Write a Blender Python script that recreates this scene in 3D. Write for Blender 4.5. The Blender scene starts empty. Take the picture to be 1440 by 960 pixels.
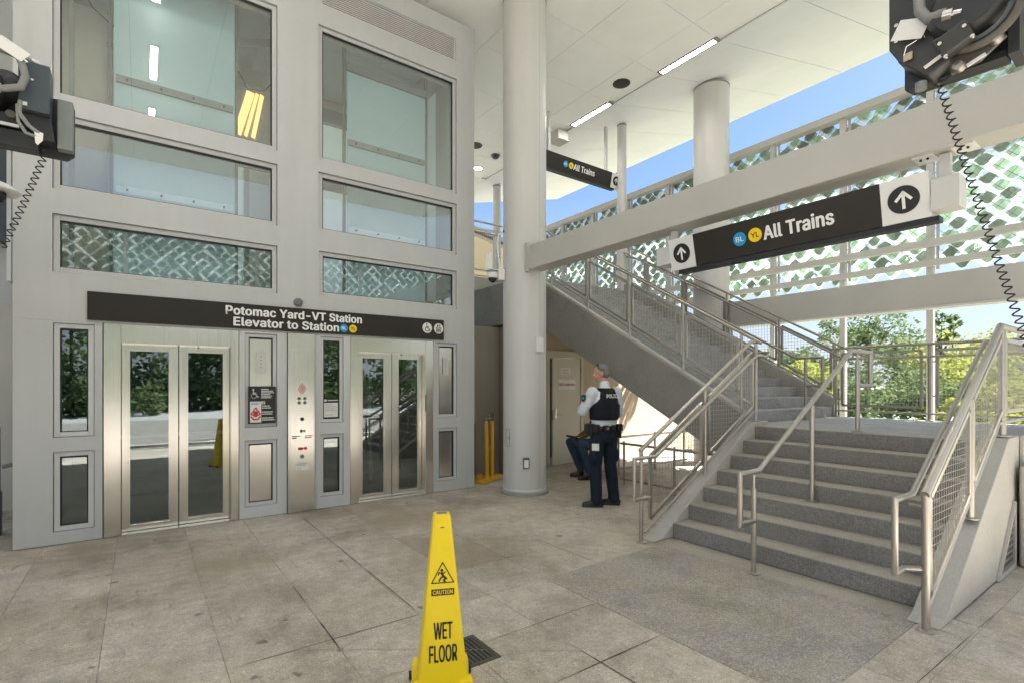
import bpy, bmesh, math, random
from mathutils import Vector, Matrix, Quaternion
random.seed(7)
D = bpy.data
C = bpy.context.scene.collection
sc = bpy.context.scene
R = math.radians

# ------------------------------------------------------------------ camera
cam_d = D.cameras.new('camera'); cam = D.objects.new('camera', cam_d); C.objects.link(cam)
cam.location = (0, 0, 1.6)
cam.rotation_euler = (R(90), 0, -math.atan2(0.58662, 0.80986))
cam_d.sensor_width = 36; cam_d.lens = 18.0; cam_d.shift_y = 60/1440
cam_d.clip_start = 0.05; cam_d.clip_end = 3000
sc.camera = cam

# ------------------------------------------------------------------ light
SUN_EL, SUN_AZ = R(55), R(-30)          # direction towards the sun: azimuth from +X
w = D.worlds.new('World'); sc.world = w; w.use_nodes = True
nt = w.node_tree; nt.nodes.clear()
sky = nt.nodes.new('ShaderNodeTexSky'); sky.sky_type = 'NISHITA'; sky.sun_disc = False
sky.sun_elevation = SUN_EL; sky.sun_rotation = R(90) - SUN_AZ
sky.air_density = 0.85; sky.dust_density = 1.2; sky.ozone_density = 4.5; sky.altitude = 300
bg = nt.nodes.new('ShaderNodeBackground'); bg.inputs[1].default_value = 0.05
wo = nt.nodes.new('ShaderNodeOutputWorld')
# the pale band of summer haze low over the horizon, all the way round
tcw = nt.nodes.new('ShaderNodeTexCoord'); spw = nt.nodes.new('ShaderNodeSeparateXYZ'); rmw = nt.nodes.new('ShaderNodeValToRGB'); mxw = nt.nodes.new('ShaderNodeMix')
mxw.data_type = 'RGBA'; mxw.inputs[7].default_value = (2.75, 2.95, 3.2, 1)
ew = rmw.color_ramp.elements; ew[0].position = 0.0; ew[0].color = (.85, .85, .85, 1); ew[1].position = .34; ew[1].color = (0, 0, 0, 1)
e2 = ew.new(.20); e2.color = (.45, .45, .45, 1)
nt.links.new(tcw.outputs['Generated'], spw.inputs[0]); nt.links.new(spw.outputs[2], rmw.inputs[0]); nt.links.new(rmw.outputs[0], mxw.inputs[0])
nt.links.new(sky.outputs[0], mxw.inputs[6])
# fair weather clouds standing over the street side, as the tower windows mirror them
ncw = nt.nodes.new('ShaderNodeTexNoise'); ncw.inputs['Scale'].default_value = 2.6; ncw.inputs['Detail'].default_value = 6; ncw.inputs['Roughness'].default_value = .55
rcw = nt.nodes.new('ShaderNodeValToRGB'); rcw.color_ramp.elements[0].position = .36; rcw.color_ramp.elements[1].position = .56
mrw = nt.nodes.new('ShaderNodeMapRange'); mrw.inputs['From Min'].default_value = -.30; mrw.inputs['From Max'].default_value = -.65
mpw = nt.nodes.new('ShaderNodeMath'); mpw.operation = 'MULTIPLY'
cmw = nt.nodes.new('ShaderNodeMix'); cmw.data_type = 'RGBA'; cmw.inputs[7].default_value = (4.4, 4.5, 4.7, 1)
nt.links.new(tcw.outputs['Generated'], ncw.inputs[0]); nt.links.new(ncw.outputs[0], rcw.inputs[0]); nt.links.new(spw.outputs[1], mrw.inputs[0])
nt.links.new(rcw.outputs[0], mpw.inputs[0]); nt.links.new(mrw.outputs[0], mpw.inputs[1]); nt.links.new(mpw.outputs[0], cmw.inputs[0])
nt.links.new(mxw.outputs[2], cmw.inputs[6]); nt.links.new(cmw.outputs[2], bg.inputs[0]); nt.links.new(bg.outputs[0], wo.inputs[0])
sd = D.lights.new('sun', 'SUN'); sd.energy = 5.0; sd.angle = R(0.55); sd.color = (1, .975, .945)
sun = D.objects.new('sun', sd); C.objects.link(sun)
sdir = Vector((math.cos(SUN_EL)*math.cos(SUN_AZ), math.cos(SUN_EL)*math.sin(SUN_AZ), math.sin(SUN_EL)))
sun.rotation_euler = sdir.to_track_quat('Z', 'Y').to_euler()
sc.view_settings.view_transform = 'Standard'; sc.view_settings.look = 'None'
sc.view_settings.exposure = 2.40; sc.view_settings.gamma = 1
sc.cycles.max_bounces = 10; sc.cycles.diffuse_bounces = 5; sc.cycles.glossy_bounces = 4
sc.cycles.transmission_bounces = 8; sc.cycles.transparent_max_bounces = 16
sc.cycles.caustics_reflective = False; sc.cycles.caustics_refractive = False
sc.cycles.use_denoising = True
sc.cycles.sample_clamp_indirect = 6

# ------------------------------------------------------------------ materials
def nodes(name):
    m = D.materials.new(name); m.use_nodes = True
    return m, m.node_tree, m.node_tree.nodes['Principled BSDF']
def N(t, kind, **kw):
    n = t.nodes.new(kind)
    for k, v in kw.items():
        if k.startswith('i_'):
            n.inputs[int(k[2:])].default_value = v
        else: setattr(n, k, v)
    return n
def ramp(t, src, stops):
    n = t.nodes.new('ShaderNodeValToRGB'); e = n.color_ramp.elements
    while len(e) < len(stops): e.new(.5)
    for el, (p, c) in zip(e, stops):
        el.position = p; el.color = (*c, 1) if len(c) == 3 else c
    t.links.new(src, n.inputs[0]); return n.outputs[0]
def mix(t, f, a, b, mode='MIX'):
    n = t.nodes.new('ShaderNodeMix'); n.data_type = 'RGBA'; n.blend_type = mode
    for s, v in ((0, f), (6, a), (7, b)):
        if isinstance(v, (int, float)): n.inputs[s].default_value = v
        elif isinstance(v, tuple): n.inputs[s].default_value = (*v, 1) if len(v) == 3 else v
        else: t.links.new(v, n.inputs[s])
    return n.outputs[2]
def pos(t, world=True):
    if world:
        return t.nodes.new('ShaderNodeNewGeometry').outputs['Position']
    return t.nodes.new('ShaderNodeTexCoord').outputs['Object']
def scaled(t, v, s):
    n = N(t, 'ShaderNodeMapping'); n.inputs['Scale'].default_value = s
    t.links.new(v, n.inputs[0]); return n.outputs[0]
def noise(t, v, scale, detail=3, rough=.55):
    n = N(t, 'ShaderNodeTexNoise'); n.inputs['Scale'].default_value = scale
    n.inputs['Detail'].default_value = detail; n.inputs['Roughness'].default_value = rough
    t.links.new(v, n.inputs[0]); return n.outputs[0]
def bump(t, b, h, s, dist=.01):
    n = N(t, 'ShaderNodeBump'); n.inputs['Strength'].default_value = s; n.inputs['Distance'].default_value = dist
    t.links.new(h, n.inputs['Height']); t.links.new(n.outputs[0], b.inputs['Normal'])

def paint(name, col, rough=.5, var=.06, streak=True, grain=0.0, metal=0.0, spec=.5, dirt=None):
    m, t, b = nodes(name)
    p = pos(t)
    n1 = noise(t, p, 1.3, 4)
    src = n1
    a = tuple(max(0, c*(1-var)) for c in col); bb = tuple(min(1, c*(1+var)) for c in col)
    c0 = ramp(t, n1, [(.3, a), (.7, bb)])
    if streak:
        n2 = noise(t, scaled(t, p, (9, 9, .5)), 1, 4)
        c0 = mix(t, .5, c0, ramp(t, n2, [(.3, a), (.75, bb)]))
    if dirt:
        n3 = noise(t, p, 6, 6, .65)
        c0 = mix(t, ramp(t, n3, [(.54, (0, 0, 0)), (.8, (.28, .28, .28))]), c0, dirt)
    t.links.new(c0, b.inputs['Base Color'])
    b.inputs['Roughness'].default_value = rough; b.inputs['Metallic'].default_value = metal
    b.inputs['Specular IOR Level'].default_value = spec
    n4 = noise(t, p, 60, 3)
    if grain: bump(t, b, n4, grain, .004)
    return m
def speckle(name, cols, scale, base_var=.15, rough=.8, stain=None, bmp=.3, tints=None):
    """stone and concrete: fine grains of several colours and soft stains"""
    m, t, b = nodes(name); p = pos(t)
    v = N(t, 'ShaderNodeTexVoronoi'); v.inputs['Scale'].default_value = scale; t.links.new(p, v.inputs[0])
    k = len(cols)
    sep = N(t, 'ShaderNodeSeparateColor'); t.links.new(v.outputs['Color'], sep.inputs[0])
    c0 = ramp(t, sep.outputs[0], [((i+.5)/k, c) for i, c in enumerate(cols)])
    n1 = noise(t, p, 2.2, 5, .6)
    c0 = mix(t, 1.0, c0, ramp(t, n1, [(.25, (1-base_var,)*3), (.75, (1+base_var,)*3)]), 'MULTIPLY')
    if tints:
        n5 = noise(t, p, 1.6, 3, .6)
        c0 = mix(t, 1., c0, ramp(t, n5, [(.3+.4*i/(len(tints)-1), q) for i, q in enumerate(tints)]), 'MULTIPLY')
    if stain:
        n2 = noise(t, p, 1.1, 6, .7)
        c0 = mix(t, ramp(t, n2, [(.5, (0, 0, 0)), (.8, (.8, .8, .8))]), c0, stain)
    t.links.new(c0, b.inputs['Base Color']); b.inputs['Roughness'].default_value = rough
    bump(t, b, v.outputs['Distance'], bmp, .003)
    return m
def metal(name, col, rough, vertical=True, spread=.12, mtl=1.0, along=None):
    m, t, b = nodes(name); p = pos(t)
    s = along or ((160, 160, 1.5) if vertical else (2, 2, 160))
    n = noise(t, scaled(t, p, s), 1, 3)
    t.links.new(ramp(t, n, [(.3, tuple(c*.965 for c in col)), (.7, col)]), b.inputs['Base Color'])
    t.links.new(ramp(t, n, [(.2, (max(.03, rough-spread),)*3), (.8, (rough+spread,)*3)]), b.inputs['Roughness'])
    b.inputs['Metallic'].default_value = mtl
    bump(t, b, n, .02, .0006)
    return m
def flat(name, col, rough=.5, metal=0., emit=None, spec=.5):
    m, t, b = nodes(name); b.inputs['Base Color'].default_value = (*col, 1)
    b.inputs['Roughness'].default_value = rough; b.inputs['Metallic'].default_value = metal
    b.inputs['Specular IOR Level'].default_value = spec
    if emit:
        b.inputs['Emission Color'].default_value = (*emit[0], 1); b.inputs['Emission Strength'].default_value = emit[1]
    return m
def glass(name, tint, base=.06, rough=.0):
    m = D.materials.new(name); m.use_nodes = True; t = m.node_tree; t.nodes.clear()
    out = N(t, 'ShaderNodeOutputMaterial')
    tr = N(t, 'ShaderNodeBsdfTransparent'); tr.inputs[0].default_value = (*tint, 1)
    gl = N(t, 'ShaderNodeBsdfGlossy'); gl.inputs['Roughness'].default_value = rough
    gl.inputs[0].default_value = (.98, .99, 1.0, 1)
    # Schlick reflectance from the facing angle: the same on both faces of the sheet
    lw = N(t, 'ShaderNodeLayerWeight'); lw.inputs[0].default_value = .5
    pw = N(t, 'ShaderNodeMath', operation='POWER'); pw.inputs[1].default_value = 5
    t.links.new(lw.outputs['Facing'], pw.inputs[0])
    ma = N(t, 'ShaderNodeMath', operation='MULTIPLY_ADD'); ma.use_clamp = True
    ma.inputs[1].default_value = .9; ma.inputs[2].default_value = base
    t.links.new(pw.outputs[0], ma.inputs[0])
    # slight waviness of big sheets
    p = pos(t); n = noise(t, p, .8, 1)
    bp = N(t, 'ShaderNodeBump'); bp.inputs['Strength'].default_value = .02; bp.inputs['Distance'].default_value = .02
    t.links.new(n, bp.inputs['Height']); t.links.new(bp.outputs[0], gl.inputs['Normal'])
    mx = N(t, 'ShaderNodeMixShader')
    t.links.new(ma.outputs[0], mx.inputs[0]); t.links.new(tr.outputs[0], mx.inputs[1]); t.links.new(gl.outputs[0], mx.inputs[2])
    t.links.new(mx.outputs[0], out.inputs[0])
    return m
def translucent(name, col, trans=.5, gloss=.1, clear=.0, rough=.1, var=.1, obj_var=False):
    m = D.materials.new(name); m.use_nodes = True; t = m.node_tree; t.nodes.clear()
    out = N(t, 'ShaderNodeOutputMaterial'); p = pos(t)
    if obj_var:
        n1 = t.nodes.new('ShaderNodeObjectInfo').outputs['Random']
        n1b = noise(t, p, 3.5, 2); n1 = mix(t, .5, n1, n1b)
    else: n1 = noise(t, p, 2.5, 3)
    c0 = ramp(t, n1, [(.25, tuple(c*(1-var) for c in col)), (.75, tuple(min(1, c*(1+var)) for c in col))])
    d = N(t, 'ShaderNodeBsdfDiffuse'); s = N(t, 'ShaderNodeBsdfTranslucent'); g = N(t, 'ShaderNodeBsdfGlossy')
    tr = N(t, 'ShaderNodeBsdfTransparent')
    g.inputs['Roughness'].default_value = rough
    t.links.new(c0, d.inputs[0]); t.links.new(c0, s.inputs[0]); t.links.new(c0, tr.inputs[0])
    a = N(t, 'ShaderNodeMixShader'); a.inputs[0].default_value = trans
    t.links.new(d.outputs[0], a.inputs[1]); t.links.new(s.outputs[0], a.inputs[2])
    b2 = N(t, 'ShaderNodeMixShader'); b2.inputs[0].default_value = clear
    t.links.new(a.outputs[0], b2.inputs[1]); t.links.new(tr.outputs[0], b2.inputs[2])
    c = N(t, 'ShaderNodeMixShader'); c.inputs[0].default_value = gloss
    t.links.new(b2.outputs[0], c.inputs[1]); t.links.new(g.outputs[0], c.inputs[2])
    t.links.new(c.outputs[0], out.inputs[0])
    return m

def paving_mat(name):
    m, t, b = nodes(name); p = pos(t)
    oi = t.nodes.new('ShaderNodeObjectInfo').outputs['Random']
    base = ramp(t, oi, [(0, (.42, .382, .318)), (.3, (.48, .445, .385)), (.65, (.51, .475, .415)), (1, (.44, .395, .325))])
    v = N(t, 'ShaderNodeTexVoronoi'); v.inputs['Scale'].default_value = 130; t.links.new(p, v.inputs[0])
    sep = N(t, 'ShaderNodeSeparateColor'); t.links.new(v.outputs['Color'], sep.inputs[0])
    grains = ramp(t, sep.outputs[0], [(0, (.70, .70, .70)), (.2, (.95, .95, .95)), (.8, (1.03, 1.03, 1.03)), (1, (1.4, 1.38, 1.35))])
    c0 = mix(t, 1., base, grains, 'MULTIPLY')
    big = noise(t, p, .9, 6, .62)
    c0 = mix(t, 1., c0, ramp(t, big, [(.36, (.70, .69, .66)), (.5, (1, 1, 1)), (.64, (1.15, 1.14, 1.12))]), 'MULTIPLY')
    mid = noise(t, p, 7, 5, .7)
    c0 = mix(t, 1., c0, ramp(t, mid, [(.36, (.80, .79, .76)), (.6, (1.08, 1.08, 1.07))]), 'MULTIPLY')
    # brown stain, gum spots, scuffs
    st = noise(t, p, .55, 4, .6)
    c0 = mix(t, ramp(t, st, [(.5, (0, 0, 0)), (.62, (.6, .6, .6))]), c0, (.33, .265, .185))
    v2 = N(t, 'ShaderNodeTexVoronoi'); v2.inputs['Scale'].default_value = 2.6; v2.inputs['Randomness'].default_value = 1
    wv = N(t, 'ShaderNodeVectorMath', operation='ADD')
    nz = N(t, 'ShaderNodeTexNoise'); nz.inputs['Scale'].default_value = 9; t.links.new(p, nz.inputs[0])
    sc_ = N(t, 'ShaderNodeVectorMath', operation='SCALE'); sc_.inputs['Scale'].default_value = .14
    t.links.new(nz.outputs['Color'], sc_.inputs[0]); t.links.new(p, wv.inputs[0]); t.links.new(sc_.outputs[0], wv.inputs[1])
    t.links.new(wv.outputs[0], v2.inputs[0])
    c0 = mix(t, ramp(t, v2.outputs['Distance'], [(.045, (.72, .72, .72)), (.085, (0, 0, 0))]), c0, (.10, .088, .07))
    scf = noise(t, scaled(t, p, (14, 3.2, 1)), 1, 5, .7)
    c0 = mix(t, ramp(t, scf, [(.60, (0, 0, 0)), (.70, (.5, .5, .5))]), c0, (.14, .125, .105))
    t.links.new(c0, b.inputs['Base Color'])
    t.links.new(ramp(t, mid, [(.3, (.55,)*3), (.7, (.8,)*3)]), b.inputs['Roughness'])
    bump(t, b, v.outputs['Distance'], .25, .002)
    return m

M = dict(
    facade=paint('facade_paint', (.495, .503, .50), .42, .06, True, .05, dirt=(.45, .45, .44)),
    facade_low=paint('facade_door_panel', (.56, .57, .57), .38, .05, True, .04),
    steel_paint=paint('column_paint', (.57, .565, .545), .38, .05, True, .03),
    beam=paint('beam_paint', (.48, .47, .435), .42, .05, False, .04, dirt=(.44, .43, .39)),
    ceiling=paint('ceiling_panel_paint', (.88, .88, .865), .6, .03, False),
    eave=paint('eave_paint', (.74, .745, .765), .55, .03, False),
    gap=flat('shadow_gap', (.25, .245, .23), .9),
    steel=metal('brushed_steel', (.74, .71, .665), .2, spread=.05),
    rail=metal('satin_rail_steel', (.52, .48, .425), .36, mtl=.9, along=(40, 40, 40)),
    rail_dark=metal('shaded_rail_steel', (.36, .325, .28), .42, mtl=.85, along=(40, 40, 40)),  # darker copy of the rail steel: backlit shade put into the colour
    wire=flat('woven_wire', (.50, .47, .42), .4, .8),
    dark=flat('dark_rubber', (.018, .018, .018), .6),
    concrete=speckle('grey_concrete', [(.27, .262, .235), (.30, .29, .26), (.33, .32, .288)], 120, .22, .78, (.24, .23, .2), .15),
    concrete_l=speckle('pale_concrete', [(.48, .455, .41), (.51, .485, .44), (.54, .515, .47)], 120, .12, .8, (.40, .375, .325), .12),
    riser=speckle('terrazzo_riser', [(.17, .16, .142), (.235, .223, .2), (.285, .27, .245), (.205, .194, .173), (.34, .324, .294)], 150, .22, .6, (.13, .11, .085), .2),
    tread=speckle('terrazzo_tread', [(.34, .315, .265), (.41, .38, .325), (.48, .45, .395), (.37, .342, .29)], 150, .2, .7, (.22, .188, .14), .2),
    riser_up=speckle('pale_riser', [(.25, .25, .25), (.33, .33, .325), (.40, .395, .385)], 90, .18, .7, None, .1),
    aggregate=speckle('exposed_aggregate', [(.26, .248, .215), (.35, .333, .29), (.41, .39, .345), (.30, .285, .25), (.50, .48, .435)], 120, .28, .85, (.24, .215, .165), .6, [(.80, .82, .74), (1.0, .97, .90), (.98, .98, 1.02), (1.12, 1.06, .98)]),
    paving=paving_mat('paving_slab_concrete'),
    grout=speckle('slab_joint', [(.30, .278, .235), (.36, .335, .285), (.42, .395, .34)], 14, .3, .95, (.05, .044, .036)),
    joint_dirt=speckle('joint_dirt', [(.05, .043, .035), (.075, .066, .053), (.11, .098, .08)], 40, .4, .95),
    glass=glass('window_glass', (.95, .985, .975), .12),
    door_glass=glass('lift_door_glass', (.70, .82, .82), .13),
    mint=translucent('frosted_mint_glass', (.44, .62, .69), .15, .06, 0, .25, .04),
    frost=translucent('frosted_back_glass', (.86, .94, .94), .6, .05, 0, .3, .04),
    tile_white=translucent('white_glass_tile', (.70, .77, .74), .60, .08, .12, .15, .12, True),
    tile=translucent('green_glass_tile', (.54, .66, .55), .60, .10, .06, .15, .38, True),
    tile_grey=translucent('blue_grey_glass_tile', (.46, .57, .555), .45, .12, .08, .12, .35, True),
    brown_sign=flat('dark_bronze_sign', (.022, .0185, .013), .33, spec=.35),
    white=flat('white_vinyl', (.80, .80, .79), .4),
    white_sign=paint('white_sign_metal', (.72, .72, .71), .3, .03, False),
    blue=flat('line_blue', (.0, .30, .62), .4),
    yellow_dot=flat('line_yellow', (.90, .60, .0), .4),
    yellow=paint('yellow_plastic', (.93, .67, .003), .38, .04, False, dirt=(.50, .38, .05)),
    yellow_paint=paint('yellow_post_paint', (.78, .42, .01), .42, .1, False, dirt=(.30, .17, .03)),
    black=flat('black_print', (.012, .012, .012), .45),
    motor=paint('dark_motor_enamel', (.025, .027, .028), .42, .15, False, dirt=(.08, .07, .06)),
    motor_grey=paint('charcoal_enamel', (.042, .042, .040), .42, .12, False, dirt=(.10, .09, .08)),
    motor_box=paint('blue_grey_enamel', (.055, .068, .080), .38, .1, False),
    conduit=flat('grey_conduit', (.22, .22, .21), .5),
    tan=paint('tan_wall_paint', (.47, .39, .285), .7, .06, True, .1, dirt=(.40, .31, .20)),
    brown_wall=paint('brown_grey_metal_door', (.26, .235, .195), .5, .08, True),
    door_cream=paint('cream_door_paint', (.58, .54, .45), .45, .03, False),
    paper=flat('paper', (.75, .74, .71), .7),
    red=flat('red_print', (.55, .03, .025), .5),
    lamp=flat('lit_diffuser', (.9, .9, .9), .5, 0, ((1, .97, .91), 14.0)),
    warm_lamp=flat('lit_downlight', (.9, .8, .6), .5, 0, ((1, .72, .38), 9.0)),
    skin=paint('skin', (.50, .27, .185), .5, .06, False),
    skin_b=paint('brown_skin', (.17, .075, .04), .5, .06, False),
    hair=paint('grey_hair', (.17, .16, .15), .7, .45, False, .6),
    hair_b=flat('black_hair', (.02, .018, .016), .7),
    leather=flat('black_leather', (.012, .011, .010), .35),
    bark=paint('bark', (.10, .075, .05), .9, .25, True, .5),
    soil=speckle('grass_ground', [(.15, .155, .105), (.195, .20, .135), (.24, .24, .17)], 12, .3, .95),
    street_paving=speckle('street_paving', [(.20, .187, .165), (.235, .22, .195), (.265, .25, .222)], 8, .2, .9),
    road=paint('pale_road', (.38, .37, .35), .9, .06, False),
    lift_dark=paint('lift_interior', (.055, .105, .118), .35, .1, True),
    cream_in=paint('shaft_wall_paint', (.66, .63, .54), .7, .05, True),
    grey_in=paint('shaft_steel', (.20, .22, .21), .5, .1, True),
    amber=flat('amber_glow_slats', (.8, .5, .2), .5, 0, ((1, .52, .14), .42)),  # emission stands in for the warm light falling on the slats
    green_led=flat('green_plastic', (.01, .22, .06), .4),
    grille=flat('cast_iron', (.12, .112, .095), .6, .4),
)
def cloth(name, col, wr=.5):
    m, t, b = nodes(name); p = pos(t); n1 = noise(t, p, 9, 4, .6)
    t.links.new(ramp(t, n1, [(.3, tuple(c*.82 for c in col)), (.7, tuple(min(1, c*1.15) for c in col))]), b.inputs['Base Color'])
    b.inputs['Roughness'].default_value = .85; b.inputs['Specular IOR Level'].default_value = .2
    n2 = noise(t, scaled(t, p, (1, 1, .55)), 22, 3, .6); bump(t, b, n2, wr, .03)
    return m
def leaf_mat(name, col, tr=.35, var=.3):
    m = D.materials.new(name); m.use_nodes = True; t = m.node_tree; t.nodes.clear()
    out = N(t, 'ShaderNodeOutputMaterial'); p = pos(t); n1 = noise(t, p, 2.2, 4, .7)
    c0 = ramp(t, n1, [(.3, tuple(c*(1-var) for c in col)), (.7, tuple(c*(1+var) for c in col))])
    d = N(t, 'ShaderNodeBsdfDiffuse'); s = N(t, 'ShaderNodeBsdfTranslucent')
    t.links.new(c0, d.inputs[0]); t.links.new(c0, s.inputs[0])
    a = N(t, 'ShaderNodeMixShader'); a.inputs[0].default_value = tr
    t.links.new(d.outputs[0], a.inputs[1]); t.links.new(s.outputs[0], a.inputs[2]); t.links.new(a.outputs[0], out.inputs[0])
    return m
M['shirt'] = cloth('white_shirt_cloth', (.66, .70, .76), .55); M['navy'] = cloth('navy_trouser_cloth', (.016, .022, .036), .8)
M['denim'] = cloth('blue_denim', (.04, .07, .11), .8); M['vest'] = cloth('black_vest_cloth', (.016, .018, .024), .5)
M['leaf'] = leaf_mat('mid_green_leaves', (.16, .215, .095))
M['leaf_y'] = leaf_mat('yellow_green_leaves', (.30, .33, .09))
M['leaf_d'] = leaf_mat('dark_green_leaves', (.11, .155, .07))

# ------------------------------------------------------------------ mesh helpers
ORG = {}                                   # world origin of every root, so that parts are given in world metres
def root_org(p):
    while p is not None and p.name not in ORG: p = p.parent
    return ORG[p.name] if p else Vector((0, 0, 0))
class MB:
    def __init__(s): s.v = []; s.f = []
    def add(s, vs, fs):
        o = len(s.v); s.v += [tuple(q) for q in vs]; s.f += [tuple(i+o for i in f) for f in fs]; return s
    def box(s, x0, x1, y0, y1, z0, z1):
        return s.add([(x0,y0,z0),(x1,y0,z0),(x1,y1,z0),(x0,y1,z0),(x0,y0,z1),(x1,y0,z1),(x1,y1,z1),(x0,y1,z1)],
                     [(0,3,2,1),(4,5,6,7),(0,1,5,4),(1,2,6,5),(2,3,7,6),(3,0,4,7)])
    def obox(s, c, ax, ay, az):            # centre and half-axis vectors
        c, ax, ay, az = map(Vector, (c, ax, ay, az)); v = []
        for k in (-1, 1):
            for i, j in ((-1,-1),(1,-1),(1,1),(-1,1)): v.append(c+ax*i+ay*j+az*k)
        return s.add(v, [(0,3,2,1),(4,5,6,7),(0,1,5,4),(1,2,6,5),(2,3,7,6),(3,0,4,7)])
    def bar(s, a, b, w, h, up=(0,0,1)):    # rectangular bar from a to b
        a, b = Vector(a), Vector(b); d = b-a; u = Vector(up); d1 = d.normalized()
        sd = d1.cross(u)
        if sd.length < 1e-4: sd = d1.cross(Vector((1,0,0)))
        sd.normalize(); u2 = sd.cross(d1)
        return s.obox((a+b)/2, d/2, sd*w/2, u2*h/2)
    def tube(s, pts, r, n=10, caps=True, rr=None, closed=False):
        P = [Vector(p) for p in pts]; k = len(P); T = []
        for i in range(k):
            if closed: d = P[(i+1) % k]-P[i-1]
            elif i == 0: d = P[1]-P[0]
            elif i == k-1: d = P[-1]-P[-2]
            else: d = (P[i+1]-P[i]).normalized()+(P[i]-P[i-1]).normalized()
            T.append(d.normalized())
        u = T[0].orthogonal().normalized(); vs = []
        for i in range(k):
            if i:
                q = T[i-1].rotation_difference(T[i]); u = q @ u
            u = (u-T[i]*u.dot(T[i])).normalized(); w_ = T[i].cross(u)
            ra = rr[i] if rr else r
            if not closed and 0 < i < k-1:
                cs = (P[i+1]-P[i]).normalized().dot((P[i]-P[i-1]).normalized())
                st = 1/max(.5, math.sqrt(max(.01, (1+cs)/2)))
            else: st = 1
            bd = None
            if st > 1.01: bd = ((P[i+1]-P[i]).normalized()-(P[i]-P[i-1]).normalized()).normalized()
            for j in range(n):
                a = 2*math.pi*j/n; o = u*math.cos(a)*ra+w_*math.sin(a)*ra
                if bd is not None: o = o+bd*o.dot(bd)*(st-1)
                vs.append(P[i]+o)
        fs = []
        for i in range(k if closed else k-1):
            i2 = (i+1) % k
            for j in range(n):
                j2 = (j+1) % n; fs.append((i*n+j, i*n+j2, i2*n+j2, i2*n+j))
        if caps and not closed:
            fs.append(tuple(range(n-1, -1, -1))); fs.append(tuple((k-1)*n+j for j in range(n)))
        return s.add(vs, fs)
    def cyl(s, a, b, r, n=20, r2=None):
        return s.tube([a, b], r, n, True, [r, r if r2 is None else r2])
    def lathe(s, c, prof, n=40, axis='Z'):  # profile (r, z)
        vs = []; k = len(prof)
        for r, z in prof:
            for j in range(n):
                a = 2*math.pi*j/n
                q = (r*math.cos(a), r*math.sin(a), z)
                if axis == 'Y': q = (q[0], z, q[1])
                if axis == 'X': q = (z, q[0], q[1])
                vs.append((c[0]+q[0], c[1]+q[1], c[2]+q[2]))
        fs = [(i*n+j, i*n+(j+1) % n, (i+1)*n+(j+1) % n, (i+1)*n+j) for i in range(k-1) for j in range(n)]
        fs.append(tuple(range(n-1, -1, -1))); fs.append(tuple((k-1)*n+j for j in range(n)))
        return s.add(vs, fs)
    def prism(s, poly, axis, a, b):        # poly of 2 coordinates extruded along an axis
        k = len(poly); vs = []
        for t in (a, b):
            for p, q in poly:
                vs.append({'X': (t, p, q), 'Y': (p, t, q), 'Z': (p, q, t)}[axis])
        fs = [tuple(range(k-1, -1, -1)), tuple(range(k, 2*k))]
        fs += [(i, (i+1) % k, k+(i+1) % k, k+i) for i in range(k)]
        return s.add(vs, fs)
    def mesh(s, name, off=Vector((0,0,0)), smooth=False, fix=True):
        me = D.meshes.new(name)
        me.from_pydata([(v[0]-off[0], v[1]-off[1], v[2]-off[2]) for v in s.v], [], s.f)
        if fix:
            bm = bmesh.new(); bm.from_mesh(me); bmesh.ops.recalc_face_normals(bm, faces=bm.faces); bm.to_mesh(me); bm.free()
        if smooth:
            for p in me.polygons: p.use_smooth = True
            me.set_sharp_from_angle(angle=R(40))
        me.update(); return me
    def build(s, name, mat, parent=None, smooth=False, bevel=0, seg=2, fix=True):
        if parent is None:
            if s.v:
                xs, ys, zs = zip(*s.v)
                off = Vector(((min(xs)+max(xs))/2, (min(ys)+max(ys))/2, min(zs)))
        else: off = root_org(parent)
        me = s.mesh(name, off, smooth, fix); o = D.objects.new(name, me); C.objects.link(o)
        if parent is None: o.location = off; ORG[o.name] = off.copy()
        else: o.parent = parent
        mats = mat if isinstance(mat, (list, tuple)) else [mat]
        for m in mats: me.materials.append(m)
        if bevel:
            b = o.modifiers.new('bevel', 'BEVEL'); b.width = bevel; b.segments = seg; b.limit_method = 'ANGLE'; b.angle_limit = R(35)
            b.use_clamp_overlap = True
            if not smooth:
                for p in me.polygons: p.use_smooth = True
                me.set_sharp_from_angle(angle=R(20))
            b.harden_normals = True
        return o
def tag(o, label, cat, group=None, kind=None):
    if label: o['label'] = label
    if cat: o['category'] = cat
    if group: o['group'] = group
    if kind: o['kind'] = kind
    return o
def thing(name, loc, label, cat, group=None):
    o = D.objects.new(name, None); C.objects.link(o); o.location = loc; ORG[o.name] = Vector(loc)
    o.empty_display_size = .1
    return tag(o, label, cat, group)
def structure(o): o['kind'] = 'structure'; return o
def stuff(o): o['kind'] = 'stuff'; return o
def inst(name, me, loc, parent=None, rot=None):
    o = D.objects.new(name, me); C.objects.link(o)
    o.location = Vector(loc)-(root_org(parent) if parent else Vector((0,0,0)))
    if parent: o.parent = parent
    if rot: o.rotation_euler = rot
    return o
try:                                       # Blender's own bundled grotesque, else the built-in face
    import os
    FONT = D.fonts.load(os.path.join(bpy.utils.resource_path('LOCAL'), 'datafiles', 'fonts', 'Inter.woff2'))
except Exception: FONT = None
CAPU = []
def cap_unit():
    if not CAPU:
        cu = D.curves.new('t', 'FONT'); cu.body = 'H'
        if FONT: cu.font = FONT
        ob = D.objects.new('t', cu); C.objects.link(ob); bpy.context.view_layer.update()
        me = D.meshes.new_from_object(ob.evaluated_get(bpy.context.evaluated_depsgraph_get()))
        ys = [v.co.y for v in me.vertices]; CAPU.append(max(ys)-min(ys))
        D.objects.remove(ob); D.curves.remove(cu); D.meshes.remove(me)
    return CAPU[0]
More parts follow.
